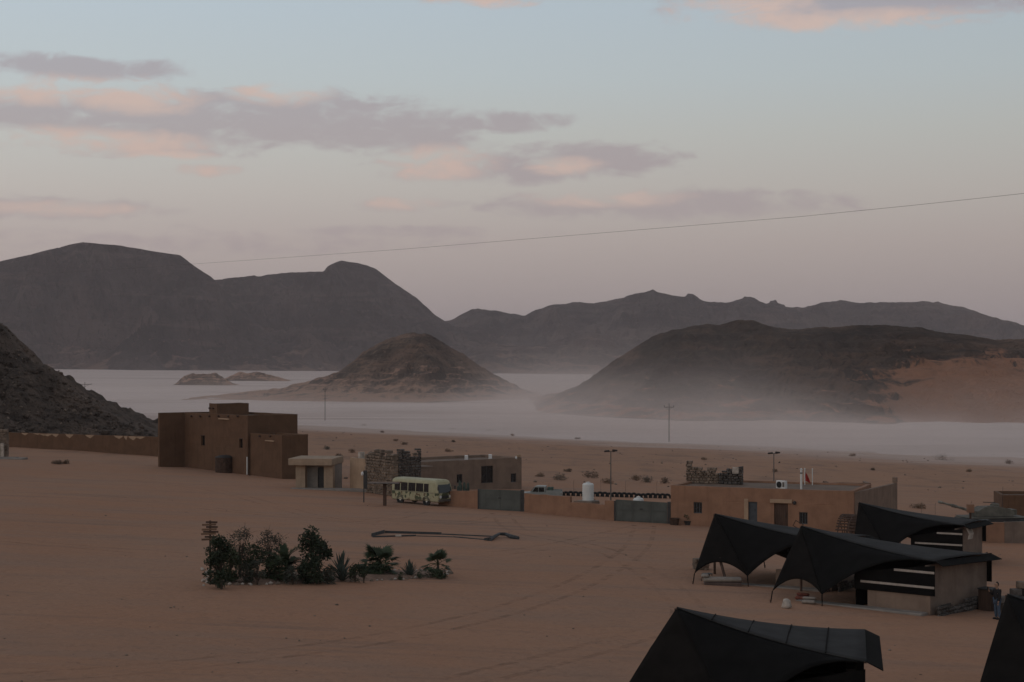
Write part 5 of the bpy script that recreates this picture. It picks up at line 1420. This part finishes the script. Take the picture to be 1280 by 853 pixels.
def agave(loc, n, l_, label, seed=0, up=1.0):
    rnd = random.Random(seed); t = thing('agave', label, 'agave', Vector((loc.x, loc.y, gz(loc.x, loc.y))), rnd.uniform(0, 3), 'garden plants')
    mb = MB(); k_ = 7; vs = []
    for i in range(k_):
        s = i / (k_ - 1); w = .055 * (1 - s) ** .7 * (1 + 1.2 * s) + .002; z = .04 * math.sin(s * 3) + .25 * s * s
        vs += [(s, -w, z + w * .5), (s, 0, z - .012 * (1 - s)), (s, w, z + w * .5), (s, 0, z - .045 * (1 - s) - .002)]
    fs = []
    for i in range(k_ - 1):
        for q_ in range(4): fs.append((i * 4 + q_, i * 4 + (q_ + 1) % 4, (i + 1) * 4 + (q_ + 1) % 4, (i + 1) * 4 + q_))
    mb.add(vs, fs); first_ = None
    for i in range(n):
        f_ = i / n
        if first_ is None: o = first_ = mb.build('leaf', AGAVE, t)
        else: o = bpy.data.objects.new('leaf', first_.data); COL.objects.link(o); o.parent = t
        s = l_ * rnd.uniform(.8, 1.1) * (.75 + .35 * f_); o.scale = (s, s * 1.2, s)
        o.location = (0, 0, .05); o.rotation_euler = (0, -R((12 + 70 * f_) * up), i * 2.4)
    return t
gd = lambda px, py: G(px, py)
# rim of pale stones and the low mound of the garden bed
pm = G(400, 726)
mound = thing('garden_bed', 'long low planted sand bed edged with pale stones in the open yard', 'garden bed', Vector((pm.x, pm.y, gz(pm.x, pm.y))), 0)
xs_ = np.linspace(-1, 1, 61); ts_ = np.linspace(-1, 1, 19); TT, XX_ = np.meshgrid(ts_, xs_, indexing='ij')
pl_, pr_ = G(262, 733), G(556, 722)
cx, cy = (pl_.x + pr_.x) / 2, (pl_.y + pr_.y) / 2 + 1.9; hxl = (pr_.x - pl_.x) / 2 + .25; sl = (pr_.y - pl_.y) / (pr_.x - pl_.x)
WX = cx + XX_ * hxl; WY = cy + sl * (WX - cx) + TT * 2.4
r2_ = np.clip(1 - XX_ ** 4 - TT ** 2 * .98, 0, 1)
ZZ = ZC - sand_drop(WX, WY) - .06 + .26 * r2_ ** .8 + .05 * fbm(WX * 1.3, WY * 1.3, 3, 5) * r2_
o = grid_obj('soil', WX - pm.x, WY - pm.y, ZZ - gz(pm.x, pm.y), mk('garden_soil', (.20, .125, .088), .95, .3, 2, .6, .05), mound)
rnd = random.Random(8)
bm = rock_mesh(rnd, 1.0, .7, 1); rk = bpy.data.meshes.new('edge_stone'); bm.to_mesh(rk); bm.free(); rk.materials.append(STONE_W)
bm = rock_mesh(rnd, 1.0, .7, 1); rk2 = bpy.data.meshes.new('edge_stone'); bm.to_mesh(rk2); bm.free(); rk2.materials.append(STONE)
for i in range(130):
    w = i / 130 * 2 * math.pi + rnd.uniform(-.02, .02)
    x = cx + math.copysign(abs(math.cos(w)) ** .55, math.cos(w)) * hxl * rnd.uniform(.97, 1.02); y = cy + sl * (x - cx) + math.sin(w) * 2.3 * rnd.uniform(.95, 1.06)
    o = bpy.data.objects.new('edge_stone', rk if rnd.random() < .45 else rk2); COL.objects.link(o); o.parent = mound
    s = rnd.uniform(.05, .14); o.scale = (s * rnd.uniform(.8, 1.5), s, s); o.rotation_euler = (0, 0, rnd.uniform(0, 6)); o.location = (x - pm.x, y - pm.y, gz(x, y) + s * .3 - gz(pm.x, pm.y))
for i in range(16):
    p = G(rnd.uniform(252, 266), rnd.uniform(712, 735)); o = bpy.data.objects.new('edge_stone', rk); COL.objects.link(o); o.parent = mound
    s = rnd.uniform(.07, .16); o.scale = (s, s, s); o.location = (p.x - pm.x, p.y - pm.y, gz(p.x, p.y) + s * .3 - gz(pm.x, pm.y)); o.rotation_euler = (0, 0, rnd.uniform(0, 6))
# plants
shrub(gd(273, 735), 2.45, .66, 'tall dense dark green bush beside the slatted sign', 'tall_bush', 3200, .15, LEAF_D, 1, True, 34, .35, 'shrub')
shrub(gd(277, 737), .75, .36, 'small reddish-stemmed bush at the foot of the tall dense bush', 'bush', 420, .13, LEAF_D, 2, True, 8, .15)
shrub(gd(300, 724), 2.35, .75, 'airy thin-leaved bush next to the tall dense bush', 'airy_bush', 900, .10, LEAF_G, 3, True, 16, .9, wisp=True)
shrub(gd(312, 724), 1.75, .75, 'bushy green shrub in the middle of the airy bushes', 'bush', 1700, .13, LEAF_M, 4, True, 14, .5)
shrub(gd(322, 731), 1.15, .38, 'slim grey-green bush on the front edge of the garden bed', 'bush', 700, .12, LEAF_G, 5, True, 9, .35)
shrub(gd(338, 722), 2.25, .85, 'tall feathery bush with bare twigs behind the young feather palm', 'airy_bush', 1100, .10, LEAF_G, 6, True, 18, .8, wisp=True)
shrub(gd(336, 727), 1.05, .5, 'low dark bush below the feathery bush', 'bush', 800, .13, LEAF_M, 7, True, 9, .15)
palm(gd(357, 725), .55, 24, FR_FEATHER, 1.05, 'young feather palm with dark arching fronds', 5, .11)
shrub(gd(366, 731), .85, .5, 'low yellow-green bush in front of the feather palm', 'bush', 650, .12, LEAF_G, 8, True, 8, .1)
shrub(gd(392, 727), 2.45, .82, 'small dark rounded tree with a dense crown in the garden bed', 'small_tree', 2300, .17, LEAF_D, 9, True, 22, 1.25, 'tree')
shrub(gd(392, 730), 1.15, .72, 'dense dark bush at the foot of the rounded tree', 'bush', 1300, .15, LEAF_D, 10, True, 14, .08)
agave(gd(428, 727), 34, .85, 'wide grey-green agave rosette beside the rounded tree', 1, .9)
agave(gd(427, 718), 22, 1.15, 'tall upright agave behind the wide agave rosette', 2, 1.08)
shrub(gd(444, 728), .85, .42, 'small round bush to one side of the agaves', 'bush', 650, .12, LEAF_M, 11, True, 8, .1)
shrub(gd(455, 729), .8, .38, 'little dark bush with a bare stem before the fan palm', 'bush', 480, .12, LEAF_D, 12, True, 7, .3)
palm(gd(472, 719), .42, 34, FR_FAN, 1.35, 'broad fan palm with a thick skirt of leaves', 7, .13)
shrub(gd(470, 721), .7, .7, 'low green growth round the foot of the broad fan palm', 'bush', 900, .14, LEAF_M, 13, False, 10, .05)
agave(gd(512, 721.5), 30, .80, 'spiky agave standing alone between the two fan palms', 3, .95)
palm(gd(547.5, 721), .62, 16, FR_FAN, 1.0, 'little fan palm on a bare trunk at the tip of the garden bed', 9, .085)
shrub(gd(547, 723), .35, .68, 'low green mat of plants under the little fan palm', 'ground_plant', 700, .12, LEAF_M, 14, False, 9, .02)
shrub(gd(500, 725), .3, .22, 'tiny tuft in front of the lone spiky agave', 'ground_plant', 160, .10, LEAF_M, 15, False, 4, .02)
shrub(gd(525, 724), .4, .26, 'tiny tuft between the lone agave and the little palm', 'ground_plant', 170, .10, LEAF_M, 16, False, 4, .02)
shrub(gd(287, 729), 1.5, .7, 'mid green bush filling the gap beside the tall dense bush', 'bush', 1500, .14, LEAF_M, 61, True, 14, .15)
shrub(gd(307, 730), .9, .6, 'low grey-green bush under the airy thin-leaved bush', 'bush', 900, .12, LEAF_G, 62, True, 10, .08)
shrub(gd(348, 728), 1.2, .62, 'leafy green bush leaning on the young feather palm', 'bush', 1200, .13, LEAF_M, 63, True, 12, .1)
shrub(gd(379, 730), 1.0, .6, 'dark leafy bush between the feather palm and the rounded tree', 'bush', 1100, .14, LEAF_D, 64, True, 11, .08)
shrub(gd(409, 730), .75, .6, 'low grey-green bush between the rounded tree and the agaves', 'bush', 900, .12, LEAF_G, 65, True, 10, .06)
# slatted sign made of boards on a pole
c = G(264.5, 733); k = c.y / F
t = thing('plank_sign', 'pole hung with rough horizontal planks above the tall dense bush', 'sign', Vector((c.x - .18, c.y + .6, gz(c.x, c.y + .6))), R(6))
MB().tube([(0, 0, -.3), (0, 0, 81 * k)], .05, 8).build('pole', WOOD_D, t)
for i, (zp, w0, w1) in enumerate(((79, -7, 7.5), (76, -8.5, 9), (73, -6.5, 8), (70, -9, 9.5), (67, -10, 9), (64.5, -10, 8.5), (60.5, -8, 7), (57.5, -9.5, 6))):
    MB().cbox(w0 * k, w1 * k, -.085, -.052, (zp - 1.2) * k, (zp + 1.2) * k, .008, Matrix.Rotation(R((-1) ** i * 1.2), 4, 'Y')).build('plank', WOOD if i % 2 else WOOD_D, t)
# cactus clumps behind the low wall, pots along the flat house
def cactus(loc, h, label, seed):
    rnd = random.Random(seed); t = thing('column_cactus', label, 'cactus', loc, 0)
    for i in range(7):
        x, y = rnd.uniform(-.55, .55), rnd.uniform(-.25, .25); hh_ = h * rnd.uniform(.6, 1.0)
        MB().lathe([(.09, -.2), (.13, .1), (.14, hh_ * .6), (.12, hh_ * .9), (.06, hh_ * .98), (.01, hh_)], 10, Matrix.Translation((x, y, 0))).build('stem', AGAVE, t, True)
yb = 147.0; x = U(580) * yb; cactus(Vector((x, yb, gz(x, yb))), ZC - V(599) * yb - gz(x, yb), 'clump of grey-green column cactus behind the short wall', 3)
pots = [(843, 656.5, .42, .55, RUST, 0), (852, 655.5, .22, .3, WHITE_P, .5), (860, 656.5, .34, .35, METAL_D, .6), (868, 656, .3, .35, STONE_W, .55), (877, 657, .26, .3, METAL_P, .8), (886, 657.5, .3, .35, RUST, .75)]
plab = ['dark rusty tub at the corner of the flat-roofed house', 'small white pot next to the rusty tub', 'wide black pot in the row along the house', 'pale stone pot in the row along the house', 'grey pot with a leafy plant along the house', 'rusty pot with a leafy plant near the tent peak']
for k, (px, py, r_, h_, mt, pl_h) in enumerate(pots):
    c = G(px, py); t = thing('plant_pot', plab[k], 'pot', Vector((c.x, c.y, gz(c.x, c.y))), 0, 'pots along the flat-roofed house')
    MB().lathe([(r_ * .72, -.05), (r_ * .78, .02), (r_, h_ * .95), (r_ * 1.06, h_ * .96), (r_ * 1.06, h_), (r_ * .9, h_), (r_ * .88, h_ - .06), (.02, h_ - .07)], 16).build('pot', mt, t)
    if pl_h:
        rn = random.Random(k); vs, fs = leaves([(Vector((rn.uniform(-.15, .15), rn.uniform(-.15, .15), h_ + .2 + .15 * i)), .22) for i in range(3)], 150, .14, rn)
        mesh_obj('foliage', [tuple(v) for v in vs], fs, LEAF_M, t)
# dry scrub on the sand beyond the yard
sc = [(700, 600.5, .55, .95, 2), (740, 598, .75, 1.05, 1), (760, 604.5, .4, .9, 0), (796, 601, .45, .8, 0), (810, 603.5, .55, 1.1, 2), (832, 604.5, .5, .8, 1), (710, 590, .35, .6, 1), (675, 596, .3, .7, 0), (424, 572, .45, .8, 1),
      (566, 536.5, .7, 1.4, 1), (611, 539, .5, 2.0, 1), (495, 552, .4, .8, 0), (505, 556, .35, .9, 1), (380, 551, .35, .7, 0), (1178, 575.5, .8, 2.6, 2), (1262, 580, .5, 1.2, 1), (1066, 570.5, .4, .9, 0), (722, 549, .4, .8, 1), (640, 545, .35, .9, 0), (455, 532, .5, 1.2, 0),
      (72, 580.5, .35, .6, 1), (82, 580, .3, .5, 0), (1150, 636, .3, 1.0, 0), (520, 570, .35, .8, 2), (566, 553, .3, .7, 1), (1211, 590, .3, .7, 0), (970, 590, .3, .6, 0), (1090, 588, .25, .5, 1), (880, 575, .25, .7, 0), (478, 541, .3, .8, 1), (590, 579, .4, .8, 1), (560, 565, .35, .9, 0), (408, 562, .4, .9, 2), (440, 566, .4, .9, 0)]
slab = {740: 'biggest dry bush on the sand behind the white water tank', 760: 'low dry bush on the sand at the foot of the twin-headed lamp post', 700: 'grey bush on the sand between the pickup and the white water tank', 1178: 'wide low scrub strip on the sand near the dust bank', 424: 'dark scrub on the sand right behind the concrete hut'}
sl_ = {0: 'low dry brown scrub bush on the open sand beyond the camp', 1: 'dark dry scrub bush on the open sand beyond the camp', 2: 'greyish wide scrub bush on the open sand beyond the camp'}
for k, (px, py, h_, r_, m_) in enumerate(sc):
    c = G(px, py); f_ = max(1.0, c.y / 260)
    shrub(c, h_ * (1 + .3 * (f_ - 1)) * .85, r_ * (1 + .2 * (f_ - 1)), slab.get(px, 'small dry scrub heap in the sand before the long mud wall' if px < 100 else sl_[m_]), 'dry_scrub', 260, .20, (DRY, SCRUB_D, SCRUB_G)[m_], 40 + k, False, 8, .05, 'scrub', 'dry scrub on the sand', wisp=True)

# ================================================================== person taking a picture
def skin_body(name, joints, edges, radii, mat, parent, root=0, sub=2):
    me = bpy.data.meshes.new(name); me.from_pydata(joints, edges, []); me.update()
    o = bpy.data.objects.new(name, me); COL.objects.link(o); o.parent = parent
    sk = o.modifiers.new('skin', 'SKIN'); sk.use_smooth_shade = True
    lay = me.skin_vertices[0] if me.skin_vertices else None
    for i, r_ in enumerate(radii):
        d_ = me.skin_vertices[0].data[i]; d_.radius = r_ if isinstance(r_, tuple) else (r_, r_); d_.use_root = (i == root)
    sb = o.modifiers.new('smooth', 'SUBSURF'); sb.levels = sub; sb.render_levels = sub
    me.materials.append(mat)
    return o
c = G(1246.5, 774.5)
per = thing('person', 'person in dark jacket and blue jeans standing with a raised phone', 'person', Vector((c.x, c.y, gz(c.x, c.y))), R(18))
SKIN = mk('skin', (.30, .18, .125), .6, .08, 6, .05, .005); JACKET = mk('dark_jacket', (.018, .017, .019), .9, .25, 5, .3, .01); JEANS = mk('blue_jeans', (.060, .085, .125), .9, .2, 8, .3, .005); HAIR = mk('dark_hair', (.016, .012, .010), .7, .3, 20, .4, .005)
# facing left (-x); right arm raised in front of the face
hd_ = [(0, 0, .92), (0, 0, 1.15), (-.01, 0, 1.38), (-.01, 0, 1.47), (-.03, 0, 1.54), (-.035, 0, 1.64), (-.03, 0, 1.72), (-.02, 0, 1.76),          # 0-7 pelvis..crown
       (-.01, .17, 1.41), (-.10, .25, 1.16), (-.30, .20, 1.33), (-.36, .17, 1.42),                                       # 8-11 near arm raised
       (-.01, -.17, 1.41), (-.02, -.25, 1.14), (-.10, -.25, .90), (-.12, -.24, .82),                                       # 12-15 far arm down
       (0, .09, .90), (-.02, .10, .48), (.03, .11, .08), (-.12, .11, .04), (0, -.09, .90), (.02, -.10, .48), (.06, -.11, .08), (-.09, -.11, .04)]
ed = [(0, 1), (1, 2), (2, 3), (3, 4), (4, 5), (5, 6), (6, 7), (2, 8), (8, 9), (9, 10), (10, 11), (2, 12), (12, 13), (13, 14), (14, 15), (0, 16), (16, 17), (17, 18), (18, 19), (0, 20), (20, 21), (21, 22), (22, 23)]
rd = [(.125, .155), (.11, .14), (.10, .16), .055, .06, (.095, .075), (.09, .075), .05, .055, .043, .035, .03, .055, .043, .035, .03, .085, .06, .042, .04, .085, .06, .042, .04]
skin_body('body', hd_, ed, rd, SKIN, per)
# jacket and trousers follow the body
jk = [0, 1, 2, 3, 8, 9, 10, 12, 13, 14]; mp = {v: i for i, v in enumerate(jk)}
skin_body('jacket', [hd_[i] if i != 0 else (0, 0, .86) for i in jk], [(mp[a], mp[b]) for a, b in ed if a in mp and b in mp], [(.165, .185), (.15, .175), (.135, .19), .085, .085, .070, .055, .085, .070, .055], JACKET, per)
tr_ = [0, 16, 17, 18, 20, 21, 22]; mp = {v: i for i, v in enumerate(tr_)}
skin_body('trousers', [hd_[i] for i in tr_], [(mp[a], mp[b]) for a, b in ed if a in mp and b in mp], [(.135, .165), .105, .082, .068, .105, .082, .068], JEANS, per)
skin_body('hair', [(.03, 0, 1.57), (.035, 0, 1.67), (.0, 0, 1.76), (-.06, 0, 1.775)], [(0, 1), (1, 2), (2, 3)], [(.05, .06), (.075, .078), (.075, .075), (.04, .06)], HAIR, per)
MB().add([(-.115, 0, 1.66), (-.15, .012, 1.625), (-.15, -.012, 1.625), (-.115, .018, 1.62), (-.115, -.018, 1.62)], [(0, 3, 1), (0, 1, 2), (0, 2, 4), (1, 3, 4, 2)]).build('nose', SKIN, per)
for s in (-1, 1):
    MB().lathe([(.002, -.012), (.012, -.005), (.012, .005), (.002, .012)], 8, Matrix.Translation((-.118, s * .03, 1.675))).build('eye', HAIR, per)
    MB().cbox(-.035, .005, s * .085 - .008, s * .085 + .008, 1.615, 1.675, .006).build('ear', SKIN, per)
MB().cbox(-.128, -.118, -.024, .024, 1.578, 1.590, .003).build('mouth', CARPET, per)
for (w_, dirs) in ((Vector((-.36, .17, 1.42)), Vector((-.45, -.2, .85))), (Vector((-.12, -.24, .82)), Vector((-.25, .05, -.95)))):
    dirs = dirs.normalized(); side_ = dirs.cross(Vector((1, .2, 0))).normalized(); cu = side_.cross(dirs).normalized()
    for f_ in range(4):
        b0 = w_ + dirs * .03 + side_ * (f_ - 1.5) * .02; ln_ = (.075, .088, .082, .065)[f_]
        skin_body('finger', [tuple(b0), tuple(b0 + dirs * ln_ * .5 + cu * .008), tuple(b0 + dirs * ln_ + cu * .03)], [(0, 1), (1, 2)], [.010, .009, .007], SKIN, per, sub=1)
    b0 = w_ + side_ * .03
    skin_body('thumb', [tuple(b0), tuple(b0 + dirs * .035 + side_ * .025), tuple(b0 + dirs * .07 + side_ * .028 + cu * .015)], [(0, 1), (1, 2)], [.011, .010, .008], SKIN, per, sub=1)
for s in (-1, 1):
    y = s * .11; x0 = .03 if s > 0 else .06
    MB().cbox(x0 - .20, x0 + .07, y - .05, y + .05, 0, .095, .03).build('shoe', BLACK, per, True)
ph = thing('phone', 'small dark phone held up by the standing person', 'phone', per.matrix_world @ Vector((0, 0, 0)), 0)
bpy.context.view_layer.update()
ph.location = per.location + Matrix.Rotation(R(18), 3, 'Z') @ Vector((-.42, .15, 1.50)); ph.rotation_euler = (0, 0, R(18))
MB().cbox(-.006, .006, -.04, .04, -.07, .08, .004).build('case', BLACK, ph)
MB().box(-.0085, -.0065, -.034, .034, -.06, .07).build('screen', GLASS_D, ph)

# ================================================================== loose stones
rnd = random.Random(99)
def scatter(name, n, sampler, smin, smax, mat, kind='stuff', parent=None, sub=1, sink=.25):
    vs = []; fs = []
    protos = []
    for i in range(5):
        bm = rock_mesh(rnd, 1.0, .7, sub); bm.verts.ensure_lookup_table()
        protos.append((np.array([v.co[:] for v in bm.verts]), [tuple(v.index for v in f.verts) for f in bm.faces])); bm.free()
    V_ = []; k = 0
    for _ in range(n):
        p = sampler()
        if p is None: continue
        pv, pf = protos[rnd.randrange(5)]; s = smin * (smax / smin) ** (rnd.random() ** 2.2); w = rnd.uniform(0, 6.28)
        c_, s_ = math.cos(w), math.sin(w); q_ = pv * np.array([s * rnd.uniform(.8, 1.4), s, s * rnd.uniform(.7, 1.1)])
        x = q_[:, 0] * c_ - q_[:, 1] * s_ + p[0]; y = q_[:, 0] * s_ + q_[:, 1] * c_ + p[1]; z = q_[:, 2] + p[2] + s * (.5 - sink)
        V_.append(np.stack([x, y, z], -1)); fs += [tuple(a + k for a in f) for f in pf]; k += len(pv)
    o = mesh_obj(name, np.concatenate(V_).tolist(), fs, mat); tag(o, kind=kind); return o
def on_ground():
    y = 45 * (165 / 45) ** rnd.random(); x = rnd.uniform(-.34, .34) * y
    return (x, y, gz(x, y))
scatter('pebbles', 260, on_ground, .02, .075, STONE)
def on_desert():
    y = rnd.uniform(165, 520); x = rnd.uniform(-.17, .34) * y
    return (x, y, gp(x, y))
scatter('desert_stones', 500, on_desert, .06, .28, STONE)
# boulders lying on the scree slope
scr = bpy.data.objects['scree_slope']; me = scr.data
co = np.empty(len(me.vertices) * 3, np.float32); me.vertices.foreach_get('co', co); co = co.reshape(-1, 3)
vis = co[(co[:, 1] < 300) & (co[:, 0] > -125) & (co[:, 2] > (ZC - sand_drop(co[:, 0], co[:, 1])) - .3)]
def on_scree():
    a = vis[rnd.randrange(len(vis))]; return (a[0] + rnd.uniform(-.3, .3), a[1] + rnd.uniform(-.3, .3), a[2])
scatter('scree_boulders', 3800, on_scree, .12, .75, near_rock)
scatter('scree_boulders', 700, on_scree, .12, .5, STONE)
# wheel tracks pressed into the sand across the yard
def track_mat():
    m, nt, b = new_mat('pressed_sand'); q = NT(nt); p = q.pos()
    n = q.noise(p, 1.1, 5, .65); n2 = q.noise(p, .18, 3, .6)
    q.put(q.mix(q.rng(n, .3, .7), (.225, .140, .100), (.285, .178, .124)), b.inputs['Base Color']); b.inputs['Roughness'].default_value = .95; b.inputs['Specular IOR Level'].default_value = .1
    a = q.m('MULTIPLY', q.rng(n, .36, .70), q.rng(n2, .36, .60, .05, .32))
    q.put(a, b.inputs['Alpha'])
    q.put(q.bump(n, .6, .06), b.inputs['Normal'])
    return m
TRACK = track_mat()
def wheel_track(pts, gauge=1.5, w=.34):
    P_ = [G(*p) for p in pts]; path = []
    for i in range(len(P_) - 1):
        p0, p1, p2, p3 = P_[max(i - 1, 0)], P_[i], P_[i + 1], P_[min(i + 2, len(P_) - 1)]
        for k in range(14):
            s = k / 14; path.append(.5 * ((2 * p1) + (p2 - p0) * s + (2 * p0 - 5 * p1 + 4 * p2 - p3) * s * s + (3 * p1 - p0 - 3 * p2 + p3) * s ** 3))
    for sd in (-1, 1):
        vs = []; fs = []
        for i, p in enumerate(path):
            d_ = (path[min(i + 1, len(path) - 1)] - path[max(i - 1, 0)]); n_ = Vector((-d_.y, d_.x, 0)).normalized()
            for e in (-1, 1):
                q_ = p + n_ * (sd * gauge / 2 + e * w / 2); vs.append((q_.x, q_.y, gz(q_.x, q_.y) + .006))
        for i in range(len(path) - 1): fs.append((2 * i, 2 * i + 1, 2 * i + 3, 2 * i + 2))
        o = mesh_obj('wheel_track', vs, fs, TRACK); tag(o, kind='structure')
wheel_track([(806, 657), (760, 668), (640, 690), (420, 700), (180, 690), (-30, 672)])
wheel_track([(626, 642), (600, 652), (480, 655), (300, 640), (120, 620), (-30, 612)])
wheel_track([(806, 657), (790, 690), (700, 740), (520, 790), (240, 830), (-20, 850)], 1.55)
wheel_track([(626, 642), (650, 664), (760, 690), (860, 760), (780, 800), (560, 856)], 1.45)
wheel_track([(526, 640), (420, 650), (250, 610), (60, 592)], 1.4)
